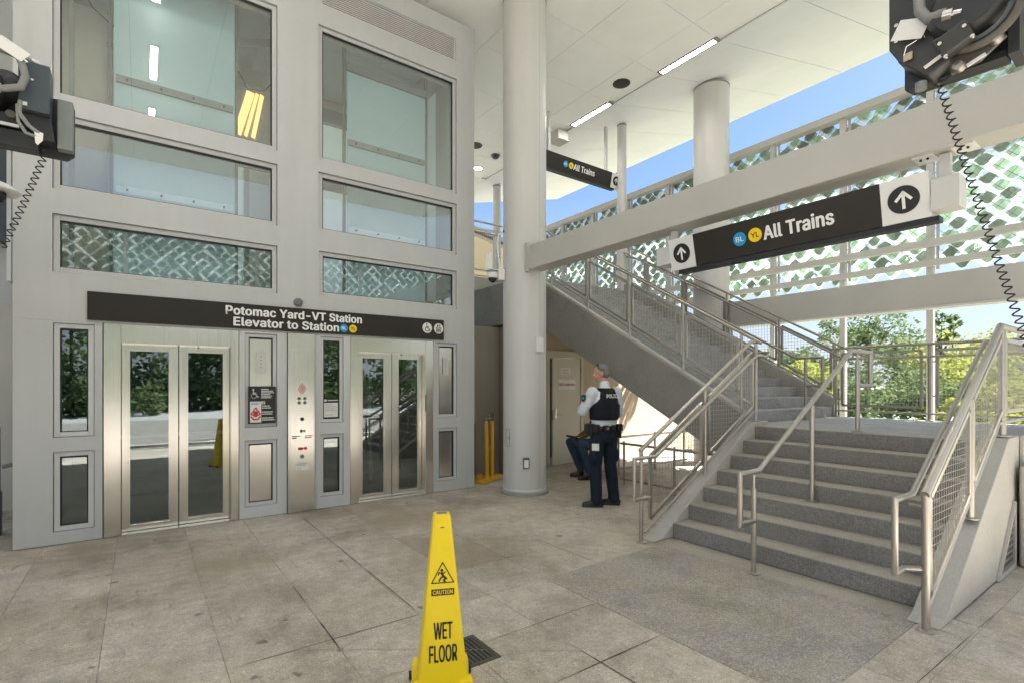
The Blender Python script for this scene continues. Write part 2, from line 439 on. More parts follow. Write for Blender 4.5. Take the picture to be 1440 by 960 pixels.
def text(txt, cap, mat, origin, xdir, ydir, parent, name='lettering', bold=.022, align='LEFT', depth=.0015, width=None):
    """raised lettering on a face: origin on the base line, capital height, reading direction, up direction, total width"""
    size = cap/cap_unit()
    cu = D.curves.new('t', 'FONT'); cu.body = txt; cu.size = size
    if FONT: cu.font = FONT
    cu.resolution_u = 3; cu.space_character = 1.0+bold*1.2
    ob = D.objects.new('t', cu); C.objects.link(ob)
    bpy.context.view_layer.update()
    me = D.meshes.new_from_object(ob.evaluated_get(bpy.context.evaluated_depsgraph_get()))
    D.objects.remove(ob); D.curves.remove(cu)
    X = Vector(xdir).normalized(); Y = Vector(ydir).normalized(); Z = X.cross(Y); o0 = Vector(origin)
    xs = [v.co.x for v in me.vertices]; x0, x1 = min(xs), max(xs)
    k = (width/(x1-x0)) if width else 1
    sh = {'LEFT': 0, 'CENTER': -.5*(x1-x0)*k}[align]
    r_ = bold*size; b = MB(); fs = [tuple(p.vertices) for p in me.polygons]; vs = [v.co.copy() for v in me.vertices]
    for i, (dx, dy) in enumerate(((0, 0), (1, 0), (-1, 0), (0, .6), (0, -.6), (.7, .4), (-.7, .4), (.7, -.4), (-.7, -.4))):
        b.add([o0+X*((c.x-x0)*k+sh+dx*r_)+Y*(c.y+dy*r_)+Z*(depth+i*.00008) for c in vs], fs)
    D.meshes.remove(me)
    return b.build(name, mat, parent, fix=False)
def disc(c, xdir, ydir, r, mat, parent, name, depth=.002, n=32, sy=1.0):
    X = Vector(xdir).normalized(); Y = Vector(ydir).normalized(); Z = X.cross(Y); c = Vector(c)
    b = MB(); vs = []
    for k in (0, depth):
        for j in range(n):
            a = 2*math.pi*j/n; vs.append(c+X*math.cos(a)*r+Y*math.sin(a)*r*sy+Z*k)
    b.add(vs, [tuple(range(n-1,-1,-1)), tuple(range(n, 2*n))]+[(j,(j+1)%n,n+(j+1)%n,n+j) for j in range(n)])
    return b.build(name, mat, parent)
def polyface(c, xdir, ydir, polys, mat, parent, name, depth=.002):
    """flat print: polygons (x, y) raised by depth"""
    X = Vector(xdir).normalized(); Y = Vector(ydir).normalized(); Z = X.cross(Y); c = Vector(c); b = MB()
    for poly in polys:
        k = len(poly); vs = [c+X*p+Y*q for p, q in poly]+[c+X*p+Y*q+Z*depth for p, q in poly]
        b.add(vs, [tuple(range(k-1,-1,-1)), tuple(range(k, 2*k))]+[(j,(j+1)%k,k+(j+1)%k,k+j) for j in range(k)])
    return b.build(name, mat, parent)
def stroke(pts, w):                        # polyline to quads for flat print
    out = []
    for (x0,y0),(x1,y1) in zip(pts, pts[1:]):
        d = math.hypot(x1-x0, y1-y0) or 1; nx, ny = -(y1-y0)/d*w/2, (x1-x0)/d*w/2
        ex, ey = (x1-x0)/d*w*.3, (y1-y0)/d*w*.3
        out.append([(x0+nx-ex,y0+ny-ey),(x0-nx-ex,y0-ny-ey),(x1-nx+ex,y1-ny+ey),(x1+nx+ex,y1+ny+ey)])
    return out
def print_lines(c, widths, pitch, h, xdir, ydir, mat, parent):
    """print too small to read in the photograph: rows of short dashes"""
    rr = random.Random(len(widths)); pl = []
    for k, w_ in enumerate(widths):
        x = 0
        while x < w_-.004:
            d = min(w_-x, rr.uniform(.5, 1.6)*h*1.6); pl.append([(x, -k*pitch-h/2), (x+d, -k*pitch-h/2), (x+d, -k*pitch+h/2), (x, -k*pitch+h/2)]); x += d+h*.35
    o = polyface(c, xdir, ydir, pl, mat, parent, 'small_print', .0008); o['kind'] = 'stuff'; return o
def arcp(cx, cy, r, a0, a1, n=14):
    return [(cx+r*math.cos(R(a0+(a1-a0)*i/n)), cy+r*math.sin(R(a0+(a1-a0)*i/n))) for i in range(n+1)]
def in_view(x, y, z, mar=40):
    c_, s_ = .58662, .80986; d = x*c_+y*s_
    if d < .3: return False
    u = 720+720*(x*s_-y*c_)/d; v = 540-720*(z-1.6)/d
    return -mar < u < 1440+mar and -mar < v < 960+mar
# ------------------------------------------------------------------ ground
g = structure(MB().add([(-400,-400,-.06),(600,-400,-.06),(600,600,-.06),(-400,600,-.06)], [(0,1,2,3)]).build('ground', M['soil'], fix=False))
tag(g, 'green grassy ground stretching away beyond the station', None)
apron = structure(MB().box(-40, 10.6, -14, 40, -.2, -.031).build('paved_apron', M['grout']))
road = structure(MB().add([(28,-60,-.03),(36,-60,-.03),(36,90,-.03),(28,90,-.03)], [(0,1,2,3)]).build('road', M['road'], fix=False))
road2 = structure(MB().add([(-60,-26,-.03),(60,-26,-.03),(60,-14,-.03),(-60,-14,-.03)], [(0,1,2,3)]).build('road', M['road'], fix=False))

floor = structure(MB().box(-13.9, 10.5, -13.9, 15.9, -.035, -.0028).build('floor', M['grout']))
SX, SY = .585, .588
xl = [.39+SX*k for k in range(-7, 17)]; yl = [2.09+SY*k for k in range(-5, 10)]
slab_me = None
gapw = .0016
def slab_mesh(dx, dy):
    b = MB(); t = .004
    x, y = dx/2-gapw, dy/2-gapw
    b.add([(-x,-y,-.03),(x,-y,-.03),(x,y,-.03),(-x,y,-.03),(-x,-y,-t),(x,-y,-t),(x,y,-t),(-x,y,-t),
           (-x+t,-y+t,0),(x-t,-y+t,0),(x-t,y-t,0),(-x+t,y-t,0)],
          [(0,1,5,4),(1,2,6,5),(2,3,7,6),(3,0,4,7),(4,5,9,8),(5,6,10,9),(6,7,11,10),(7,4,8,11),(8,9,10,11)])
    me = b.mesh('paving_slab'); me.materials.append(M['paving']); return me
cache = {}
PATCH = (2.70, 4.22, 1.19, 3.26)
STAIR = (4.50, 9.6, 1.06, 3.5)
rest = MB(); nslab = 0
def put_slab(x0, x1, y0, y1):
    global nslab
    if x1-x0 < .03 or y1-y0 < .03: return
    k = (round(x1-x0, 3), round(y1-y0, 3))
    cx, cy = (x0+x1)/2, (y0+y1)/2
    dz = random.uniform(-.0012, .0012)
    vis = any(in_view(a, b, 0, 10) for a in (x0, cx, x1) for b in (y0, cy, y1))
    if vis and nslab < 300:
        if k not in cache: cache[k] = slab_mesh(*k)
        inst('paving_slab', cache[k], (cx, cy, dz), floor); nslab += 1
    else: rest.box(x0+gapw, x1-gapw, y0+gapw, y1-gapw, -.03, dz)
def cut(rects, hole):
    out = []
    hx0, hx1, hy0, hy1 = hole
    for x0, x1, y0, y1 in rects:
        if x1 <= hx0 or x0 >= hx1 or y1 <= hy0 or y0 >= hy1: out.append((x0, x1, y0, y1)); continue
        if x0 < hx0: out.append((x0, hx0, y0, y1))
        if x1 > hx1: out.append((hx1, x1, y0, y1))
        a, b = max(x0, hx0), min(x1, hx1)
        if y0 < hy0: out.append((a, b, y0, hy0))
        if y1 > hy1: out.append((a, b, hy1, y1))
    return out
TOWER = (-1.0, 4.2, 6.8, 10.2)
for x0, x1 in zip(xl, xl[1:]):
    for y0, y1 in zip(yl, yl[1:]):
        rs = [(x0, x1, y0, y1)]
        for h in (PATCH, STAIR, TOWER, (4.22, 4.50, 1.19, 3.26)): rs = cut(rs, h)
        for r in rs: put_slab(*r)
# the far bays that stay faint
for x0 in range(-13, 10, 2):
    for y0 in range(-13, 15, 2):
        if y0+2 < yl[0] or y0 > yl[-1] or x0+2 < xl[0] or x0 > xl[-1]:
            rs = [(x0, x0+2, y0, y0+2)]
            for h in ((xl[0], xl[-1], yl[0], yl[-1]), TOWER, STAIR): rs = cut(rs, h)
            for r in rs: rest.box(r[0]+gapw, r[1]-gapw, r[2]+gapw, r[3]-gapw, -.03, random.uniform(-.001, .001))
o = rest.build('outlying_slab', M['paving'], floor); stuff(o)
patch = structure(MB().box(PATCH[0]+.004, PATCH[1]-.003, PATCH[2]+.004, PATCH[3]-.004, -.03, .001).build('aggregate_paving', M['aggregate'], bevel=.003))
patch['label'] = 'rough grey exposed aggregate panel at the foot of the steps'
strip = structure(MB().box(4.222, 4.498, 1.19, 3.26, -.03, .0005).build('stair_foot_strip', M['tread'], bevel=.003))

# cast iron floor drain
dr = thing('floor_drain', (1.57, 2.63, 0), 'small dark iron drain grating set in the paving behind the yellow cone', 'drain')
b = MB(); x0, x1, y0, y1 = 1.42, 1.715, 2.475, 2.795
for a in ((x0, x1, y0, y0+.025), (x0, x1, y1-.025, y1), (x0, x0+.025, y0+.025, y1-.025), (x1-.025, x1, y0+.025, y1-.025)): b.box(*a, -.01, .006)
b.build('frame', M['grille'], dr)
MB().box(x0+.025, x1-.025, y0+.025, y1-.025, -.008, .0012).build('sump', M['dark'], dr)
for k in range(9):
    xx = x0+.035+k*.027
    MB().box(xx, xx+.014, y0+.026, y1-.026, .0014, .0055).build('slat', M['grille'], dr)

# ------------------------------------------------------------------ canopy
CZ = 7.28; YL = [6.04+1.19*k for k in range(-7, 6)]          # -2.29 .. 11.99
YC0, YC1 = YL[0], YL[-1]
ceil = structure(MB().box(-9, 7.62, YC0, YC1, CZ+.025, CZ+.4).build('ceiling', M['gap']))
ceil['label'] = 'flat white canopy ceiling of large square panels'
XLc = [-8.55+1.2*k for k in range(14)]+[7.62]
cache = {}
rest = MB()
for x0, x1 in zip(XLc, XLc[1:]):
    for y0, y1 in zip(YL, YL[1:]):
        cx, cy = (x0+x1)/2, (y0+y1)/2
        k = (round(x1-x0, 3), round(y1-y0, 3))
        if any(in_view(a, bb, CZ, 20) for a in (x0, x1) for bb in (y0, y1)):
            if k not in cache:
                mm = MB().box(-k[0]/2+.004, k[0]/2-.004, -k[1]/2+.004, k[1]/2-.004, 0, .02).mesh('ceiling_panel'); mm.materials.append(M['ceiling']); cache[k] = mm
            inst('ceiling_panel', cache[k], (cx, cy, CZ+random.uniform(0, .002)), ceil)
        else: rest.box(x0+.004, x1-.004, y0+.004, y1-.004, CZ, CZ+.02)
stuff(rest.build('outlying_ceiling_panel', M['ceiling'], ceil))
# light channel beside the eave
ch = structure(MB().box(7.625, 7.80, YC0, YC1, CZ+.05, CZ+.4).build('light_channel', M['ceiling']))
def light(y0, y1, lab):
    t = thing('ceiling_light', (7.71, (y0+y1)/2, CZ), lab, 'light', 'linear lights along the ceiling edge')
    b = MB()
    b.box(7.63, 7.655, y0, y1, CZ-.004, CZ+.048); b.box(7.755, 7.78, y0, y1, CZ-.004, CZ+.048)
    b.box(7.655, 7.755, y0, y0+.04, CZ-.004, CZ+.048); b.box(7.655, 7.755, y1-.04, y1, CZ-.004, CZ+.048)
    b.build('housing', M['gap'], t)
    MB().box(7.656, 7.754, y0+.041, y1-.041, CZ+.004, CZ+.02).build('diffuser', M['lamp'], t)
light(4.86, 6.02, 'long lit linear ceiling light nearest the thick round column')
light(7.22, 8.38, 'shorter looking lit linear ceiling light farther along the ceiling edge')
light(2.48, 3.64, 'lit linear ceiling light cut off by the top edge of the picture')
def light2(y0, y1, lab):
    t = thing('ceiling_light', (.18, (y0+y1)/2, CZ-.05), lab, 'light', 'linear lights over the paving')
    b = MB(); b.box(.115, .13, y0, y1, CZ-.045, CZ-.001); b.box(.23, .245, y0, y1, CZ-.045, CZ-.001); b.box(.13, .23, y0, y0+.02, CZ-.045, CZ-.001); b.box(.13, .23, y1-.02, y1, CZ-.045, CZ-.001)
    b.build('housing', M['white_sign'], t)
    MB().box(.131, .229, y0+.021, y1-.021, CZ-.04, CZ-.02).build('diffuser', M['lamp'], t)
light2(2.13, 3.30, 'lit linear ceiling light mirrored in the upper left tower window')
light2(4.51, 5.68, 'added unseen linear light above the left elevator door')  # added out of view to brighten the paving before the tower
light2(-.25, .92, 'added unseen linear light above the camera')  # another added lamp, unseen, for more light on the floor
# tilted eave
T = .246; EX0, EX1 = 7.80, 12.5
ez = lambda x: CZ+T*(x-7.75)
eave = structure(MB().prism([(EX0, ez(EX0)+.03), (EX1, ez(EX1)+.03), (EX1, ez(EX1)+.12), (EX0, ez(EX0)+.5)], 'Y', YC0, 14.4).build('eave', M['gap']))
eave['label'] = 'white tilted eave rising outward from the ceiling edge'
for y0, y1 in zip(YL+[13.18], YL[1:]+[13.18, 14.4]):
    MB().prism([(EX0, ez(EX0)), (EX1, ez(EX1)), (EX1, ez(EX1)+.028), (EX0, ez(EX0)+.028)], 'Y', y0+.005, y1-.005).build('eave_panel', M['eave'], eave)
# far end of the canopy turns up as well
MB().prism([(YC1+.003, CZ), (13.2, CZ+.0), (13.2, CZ+.2), (YC1+.003, CZ+.3)], 'X', -9, 7.62).build('eave_panel', M['eave'], eave)
MB().box(7.62, 7.798, YC1, 14.4, CZ, CZ+.3).build('eave_panel', M['eave'], eave)

def round_thing(name, c, r, h, lab, cat, mats, grp=None):
    t = thing(name, c, lab, cat, grp)
    return t
# ceiling fittings
t = thing('ceiling_speaker', (7.36, 6.63, CZ), 'round black speaker in the ceiling beside the linear lights', 'speaker')
MB().lathe((7.36, 6.63, CZ), [(.15, -.012), (.165, -.006), (.165, 0)], 32).build('rim', M['motor'], t, True)
MB().lathe((7.36, 6.63, CZ), [(.05, -.02), (.13, -.016), (.145, -.011)], 32).build('grille', M['dark'], t, True)
t = thing('ceiling_speaker', (6.45, 10.4, CZ), 'small dark round speaker in the ceiling seen beside the tower edge', 'speaker')
MB().lathe((6.45, 10.4, CZ), [(.16, -.012), (.17, 0)], 24).build('rim', M['motor'], t, True)
MB().lathe((6.45, 10.4, CZ), [(.05, -.02), (.14, -.013)], 24).build('grille', M['dark'], t, True)
t = thing('smoke_detector', (7.13, 10.55, CZ), 'small round detector under the ceiling left of the thick column', 'detector')
MB().lathe((7.13, 10.55, CZ), [(.05, -.09), (.09, -.06), (.11, -.02), (.11, 0)], 20).build('housing', M['motor_box'], t, True)
t = thing('downlight', (7.19, 11.45, CZ), 'small lit recessed downlight in the ceiling left of the thick column', 'light')
MB().lathe((7.19, 11.45, CZ), [(.11, -.01), (.16, -.008), (.16, 0)], 24).build('trim', M['white_sign'], t, True)
MB().lathe((7.19, 11.45, CZ), [(.0, -.013), (.10, -.012)], 24).build('lens', M['warm_lamp'], t)
t = thing('ceiling_box', (7.66, 8.75, CZ-.3), 'white box hanging under the ceiling edge behind the thick column', 'box')
MB().box(7.50, 7.80, 8.6, 8.9, CZ-.20, CZ-.005).build('housing', M['beam'], t, bevel=.01)
MB().box(7.48, 7.82, 8.58, 8.92, CZ-.222, CZ-.202).build('rim', M['beam'], t)

# ------------------------------------------------------------------ columns
def column(x, y, r, z0, z1, lab, ring=True, seam=None):
    t = thing('column', (x, y, z0), lab, 'column', 'round white columns')
    b = MB().lathe((x, y, 0), [(r, z0+.055 if ring else z0), (r, z1)], 64)
    b.build('shaft', M['steel_paint'], t, True)
    if ring:
        MB().lathe((x, y, 0), [(r+.045, z0), (r+.045, z0+.04), (r+.03, z0+.054), (r-.02, z0+.056)], 64).build('base_ring', M['concrete'], t, True)
        MB().lathe((x, y, 0), [(r+.006, z0+.056), (r+.006, z0+.085), (r+.001, z0+.086)], 64).build('sealant_band', M['white_sign'], t, True)
    MB().lathe((x, y, 0), [(r+.004, z1-.03), (r+.004, z1)], 64).build('top_collar', M['gap'], t, True)
    if seam is not None:
        a = R(seam); cx, cy = x+math.cos(a)*r, y+math.sin(a)*r
        q = Vector((-math.sin(a), math.cos(a), 0)); nrm = Vector((math.cos(a), math.sin(a), 0))
        MB().obox((cx, cy, (z0+z1)/2+.04), q*.004, nrm*.0012, Vector((0, 0, (z1-z0)/2-.08))).build('seam', M['beam'], t)
    return t
col1 = column(4.64, 6.085, .322, 0, CZ-.002, 'thick round white column standing right of the elevator tower', True, -85)
column(9.40, 6.06, .345, 0, ez(9.40)-.09, 'thick round white column behind the stairs and the hanging sign', False)
column(8.97, 8.07, .105, 3.72, ez(8.97)-.03, 'slender white column at the head of the stairs', False)
column(8.5, 12.5, .115, 3.72, ez(8.5)-.03, 'slender white column half hidden left of the thick column', False)
column(9.40, -2.6, .345, 0, ez(9.40)-.09, 'thick round white column outside the right edge', False) if False else None

# ------------------------------------------------------------------ beams
bm = thing('beam', (4.58, 1.5, 3.22), 'deep pale steel beam running from the round column over the stairs', 'beam')
MB().box(4.45, 4.715, -2.6, 5.76, 3.225, 3.565).build('web', M['beam'], bm, bevel=.012)
MB().box(4.425, 4.455, 5.735, 5.80, 3.19, 3.60).build('end_plate', M['beam'], bm)
for yy in (1.02, 1.24):
    pl = MB().box(4.50, 4.66, yy-.06, yy+.06, 3.213, 3.2245).build('bolted_plate', M['white_sign'], bm)
    for d in (-.02, .02): MB().cyl((4.55, yy+d, 3.200), (4.55, yy+d, 3.2125), .008, 8).build('bolt', M['dark'], pl)
bm2 = thing('beam', (9.3, 1.5, 2.73), 'pale steel beam behind the landing under the glass tile screen', 'beam')
MB().box(9.30, 9.50, -3.4, 5.75, 2.735, 3.195).build('web', M['beam'], bm2, bevel=.01)
MB().box(9.27, 9.53, -3.4, 5.75, 2.70, 2.733).build('bottom_flange', M['steel_paint'], bm2)

structure(MB().add([(-40, -14, .006), (10.6, -14, .006), (10.6, -3.2, .006), (-40, -3.2, .006)], [(0, 1, 2, 3)]).build('street_paving', M['street_paving'], fix=False))['label'] = 'darker street paving in front of the station entrance'
# one long pale scratch across the paving and a short one beside the drain
for (ax_, ay_), (bx2, by2) in (((.15, 3.72), (2.52, 1.98)), ((2.115, 3.17), (1.83, 2.86))):
    d_ = Vector((bx2-ax_, by2-ay_, 0)); n_ = Vector((-d_.y, d_.x, 0)).normalized()*.0028
    MB().add([(ax_+n_.x, ay_+n_.y, .0019), (ax_-n_.x, ay_-n_.y, .0019), (bx2-n_.x, by2-n_.y, .0019), (bx2+n_.x, by2+n_.y, .0019)], [(0, 1, 2, 3)]).build('scratch', M['concrete_l'], floor, fix=False)

# joints that have filled with dirt
for (ax_, ay_), (bx2, by2), w_ in (((1.575, 6.45), (1.575, 3.27), .0034), ((.978, 4.3), (.976, 3.9), .0050), ((.976, 3.6), (.974, 3.1), .0040), ((.45, 3.266), (1.57, 3.266), .0022),
        ((1.72, 2.678), (2.68, 2.678), .0024), ((1.62, 2.09), (2.69, 2.09), .0032), ((2.145, 2.25), (2.145, 1.5), .0036), ((2.73, 3.95), (2.73, 3.75), .0040), ((2.70, 3.854), (2.82, 3.854), .004), ((3.315, 4.6), (3.315, 3.3), .0020), ((2.73, 5.0), (2.73, 4.1), .0016), ((3.33, .95), (4.9, .914), .0022), ((1.60, 2.45), (1.575, 1.9), .003)):
    d_ = Vector((bx2-ax_, by2-ay_, 0)); n_ = Vector((-d_.y, d_.x, 0)).normalized()*w_; k_ = max(2, int(d_.length/.12)); vs = []
    for i in range(k_+1):
        q_ = Vector((ax_, ay_, .0021))+d_*i/k_; f_ = (.35+random.random()) if 0 < i < k_ else .15
        vs += [tuple(q_+n_*f_), tuple(q_-n_*f_)]
    MB().add(vs, [(2*i, 2*i+1, 2*i+3, 2*i+2) for i in range(k_)]).build('dirt_line', M['joint_dirt'], floor, fix=False)
# ------------------------------------------------------------------ elevator tower
TY = 6.8; TX0, TX1, TZ1 = -1.0, 4.2, 7.11
tower = thing('elevator_tower', (1.6, TY, 0), 'pale grey elevator tower with large windows and two pairs of steel doors', 'building')
def wall_with_holes(name, x0, x1, z0, z1, y0, y1, holes, mat, parent, bevel=.006):
    xs = sorted({x0, x1, *[h[0] for h in holes], *[h[1] for h in holes]}); zs = sorted({z0, z1, *[h[2] for h in holes], *[h[3] for h in holes]})
    inside = lambda x, z: any(h[0] < x < h[1] and h[2] < z < h[3] for h in holes)
    cells = {(i, k) for i in range(len(xs)-1) for k in range(len(zs)-1) if not inside((xs[i]+xs[i+1])/2, (zs[k]+zs[k+1])/2)}
    idx = {}; b = MB()
    def V(i, k, y):
        key = (i, k, y)
        if key not in idx: idx[key] = len(b.v); b.v.append((xs[i], y, zs[k]))
        return idx[key]
    for i, k in cells:
        b.f.append((V(i,k,y0), V(i+1,k,y0), V(i+1,k+1,y0), V(i,k+1,y0)))
        b.f.append((V(i,k,y1), V(i,k+1,y1), V(i+1,k+1,y1), V(i+1,k,y1)))
        if (i-1, k) not in cells: b.f.append((V(i,k,y0), V(i,k+1,y0), V(i,k+1,y1), V(i,k,y1)))
        if (i+1, k) not in cells: b.f.append((V(i+1,k,y0), V(i+1,k,y1), V(i+1,k+1,y1), V(i+1,k+1,y0)))
        if (i, k-1) not in cells: b.f.append((V(i,k,y0), V(i,k,y1), V(i+1,k,y1), V(i+1,k,y0)))
        if (i, k+1) not in cells: b.f.append((V(i,k+1,y0), V(i+1,k+1,y0), V(i+1,k+1,y1), V(i,k+1,y1)))
    return b.build(name, mat, parent)
m_ = .055
WIN = [(-.66, 1.305, 4.525, 6.2), (-.66, 1.305, 3.60, 4.25), (-.66, 1.305, 2.772, 3.245),
       (1.905, 3.835, 4.54, 6.182), (1.905, 3.835, 3.615, 4.28), (1.912, 3.835, 2.79, 3.262)]
VENT = [(-.63, 1.28, 6.50, 6.84), (1.868, 3.872, 6.50, 6.84)]
big = lambda h, q=m_: (h[0]-q, h[1]+q, h[2]-q, h[3]+q)
# upper wall, with the openings
wall_with_holes('wall', TX0, TX1, 2.235, TZ1, TY, TY+.28, [big(h) for h in WIN]+VENT, M['facade'], tower, .012)
# end strips beside the doors
SL = [(-.66, -.44, 1.12, 2.162), (-.66, -.44, .178, .876)]
wall_with_holes('wall', TX0, -.325, .005, 2.234, TY, TY+.28, [big(h, .05) for h in SL], M['facade'], tower, .008)
P1 = [(1.043, 1.31, 1.129, 2.165), (1.043, 1.31, .182, .886)]
P2 = [(1.913, 2.123, 1.15, 2.17), (1.913, 2.123, .195, .909)]
P3 = [(3.593, 3.847, 1.155, 2.17), (3.593, 3.847, .205, .902)]
wall_with_holes('wall', .94, 1.468, .005, 2.232, TY-.012, TY+.2, [big(h, .045) for h in P1], M['facade_low'], tower, .006)
wall_with_holes('wall', 1.792, 2.253, .005, 2.232, TY-.012, TY+.2, [big(h, .045) for h in P2], M['facade_low'], tower, .006)
wall_with_holes('wall', 3.49, TX1, .005, 2.234, TY-.004, TY+.28, [big(h, .045) for h in P3], M['facade'], tower, .006)
# returns, roof and back
for xa, xb in ((TX0+.003, TX0+.2), (TX1-.2, TX1-.003)):
    b = MB(); b.box(xa, xb, TY+.281, 10.2, 0, 2.6); b.box(xa, xb, TY+.281, 10.2, 6.6, TZ1-.002); b.box(xa, xb, TY+.281, 7.7, 2.6, 6.6); b.box(xa, xb, 9.9, 10.2, 2.6, 6.6)
    b.build('side_wall', M['facade'], tower)
    MB().box((xa+xb)/2-.01, (xa+xb)/2+.01, 7.702, 9.898, 2.602, 6.598).build('side_pane', M['frost'], tower)  # unseen side glazing, added to let daylight into the shaft
MB().box(TX0+.21, TX1-.21, TY+.29, 10.19, TZ1-.14, TZ1-.01).build('roof', M['facade'], tower)
b = MB()
b.box(TX0+.21, TX1-.21, 9.9, 10.19, 0, 2.6); b.box(TX0+.21, TX1-.21, 9.9, 10.19, 6.6, TZ1-.15)
for a_, b_ in ((TX0+.21, -.2), (1.45, 1.8), (3.85, TX1-.21)): b.box(a_, b_, 9.9, 10.19, 2.6, 6.6)
b.build('back_wall', M['cream_in'], tower)
for a_, b_ in ((-.2, 1.45), (1.8, 3.85)): MB().box(a_+.002, b_-.002, 10.0, 10.02, 2.602, 6.598).build('back_pane', M['frost'], tower)  # back openings glazed to bring pale daylight in behind the windows
MB().box(TX0+.21, -.32, 7.75, 7.8, 2.42, 6.0).build('shaft_screen', M['cream_in'], tower)
MB().box(1.52, 1.72, TY+.3, 9.89, 2.4, TZ1-.15).build('shaft_divider', M['cream_in'], tower)
MB().box(TX0+.21, TX1-.21, TY+.3, 9.89, 2.3, 2.40).build('shaft_floor', M['grey_in'], tower)
def window(h, margin, frame_mat, pane_mat, dep=.03, fr=None, nm='window'):
    x0, x1, z0, z1 = big(h, margin); a, b_, c, d = h; y = TY+dep; th = .05
    b = MB()
    b.box(x0+.004, a, y, y+th, z0+.004, z1-.004); b.box(b_, x1-.004, y, y+th, z0+.004, z1-.004)
    b.box(a, b_, y, y+th, z0+.004, c); b.box(a, b_, y, y+th, d, z1-.004)
    f = b.build(nm, frame_mat, tower, bevel=.003)
    b = MB(); g = .012
    b.box(a, a+g, y+.012, y+.03, c, d); b.box(b_-g, b_, y+.012, y+.03, c, d); b.box(a+g, b_-g, y+.012, y+.03, c, c+g*.6); b.box(a+g, b_-g, y+.012, y+.03, d-g*1.5, d)
    b.build('gasket', M['dark'], f)
    MB().box(a+.002, b_-.002, y+.031, y+.041, c+.002, d-.002).build('pane', pane_mat, f)
    return f
for h in WIN: window(h, m_, M['facade'], M['glass'])
for h in SL: window(h, .05, M['facade_low'], M['door_glass'], .02)
for h in P1: window(h, .045, M['facade_low'], M['steel'], .012)
for h in P2: window(h, .045, M['facade_low'], M['door_glass'], .012)
for h in P3: window(h, .045, M['facade_low'], M['steel'], .018)
# louvres
for a, b_, c, d in VENT:
    v = MB(); e = .03
    v.box(a+.003, a+e, TY+.012, TY+.1, c+.003, d-.003); v.box(b_-e, b_-.003, TY+.012, TY+.1, c+.003, d-.003); v.box(a+e, b_-e, TY+.012, TY+.1, c+.003, c+e*.6); v.box(a+e, b_-e, TY+.012, TY+.1, d-e*.6, d-.003)
    f = v.build('louvre', M['facade'], tower)
    MB().box(a+e, b_-e, TY+.06, TY+.099, c+e*.6, d-e*.6).build('backing', M['dark'], f)
    n = 11; dz = (d-c-e*1.2)/n
    for k in range(n):
        z = c+e*.6+dz*(k+.5)
        MB().box(a+e+.001, b_-e-.001, TY+.030, TY+.040, z-.0075, z+.0075).build('slat', M['steel_paint'], f)
# frosted hoistway sheets and what stands behind the windows
def hoist(x0, x1, z0, z1):
    p = MB().box(x0, x1, 7.20, 7.215, z0, z1).build('glass_panel', M['mint'], tower)
    for zc in (3.05+.72, 5.0):
        if z0 < zc < z1:
            MB().box(x0+.02, x1-.02, 7.172, 7.198, zc-.04, zc+.04).build('clamp_rail', M['glass'] if zc < 4 else M['grey_in'], p)
            for q in range(4):
                xx = x0+.12+(x1-x0-.24)*q/3
                MB().cyl((xx, 7.155, zc), (xx, 7.171, zc), .012, 10).build('bolt', M['dark'], p)
hoist(-.246, .945, 2.42, 6.9); hoist(2.348, 3.558, 2.42, 6.0)
MB().box(2.345, 3.56, 7.19, 7.24, 6.02, 6.12).build('head_rail', M['grey_in'], tower)
for x in (-.28, .995, 2.38, 3.68): MB().box(x-.015, x+.015, 7.40, 7.46, 2.42, 6.9).build('guide_post', M['grey_in'], tower)
MB().box(-.75, 1.5, 8.6, 8.7, 6.1, 6.35).build('shaft_beam', M['cream_in'], tower)
MB().box(1.75, 3.9, 7.9, 8.0, 5.55, 5.75).build('shaft_beam', M['grey_in'], tower)
MB().box(1.75, 3.9, 7.9, 8.0, 4.55, 4.80).build('shaft_beam', M['grey_in'], tower)
MB().bar((1.02, 7.6, 6.1), (1.5, 8.1, 6.55), .09, .09).build('shaft_brace', M['steel_paint'], tower)
MB().box(.98, 1.48, 7.7, 7.78, 5.25, 5.34).build('shaft_beam', M['grey_in'], tower)
MB().box(.99, 1.44, 7.64, 7.68, 4.50, 5.62).build('equipment_cabinet', M['grey_in'], tower)
for (xa, xb), w_ in (((1.03, 1.19), .045), ((1.13, 1.27), .018), ((1.22, 1.33), .022)):
    MB().prism([(xa-w_, 4.92), (xa+w_, 4.92-.02), (xb+w_, 5.50), (xb-w_, 5.52)], 'Y', 7.61, 7.635).build('glow_slat', M['amber'], tower)
MB().box(3.48, 3.54, 7.7, 7.76, 2.42, 3.5).build('buffer_post', M['yellow_paint'], tower)
MB().box(2.9, 3.95, 7.7, 7.76, 2.92, 2.97).build('buffer_rail', M['yellow_paint'], tower)
MB().tube([(-.6, 7.5, 6.2), (-.45, 7.55, 5.9), (-.25, 7.6, 5.78), (.2, 7.7, 5.75)], .008, 6).build('cable', M['dark'], tower, True)
MB().tube([(.98, 7.5, 5.75), (1.15, 7.55, 5.5), (1.35, 7.55, 5.55), (1.48, 7.6, 5.75)], .008, 6).build('cable', M['dark'], tower, True)
MB().lathe((2.05, 7.9, 4.93), [(.03, -.02), (.055, -.01), (.055, 0)], 16).build('shaft_lamp', M['warm_lamp'], tower)
MB().box(-.62, -.58, 7.15, 7.2, 2.42, 6.9).build('guide_post', M['grey_in'], tower)

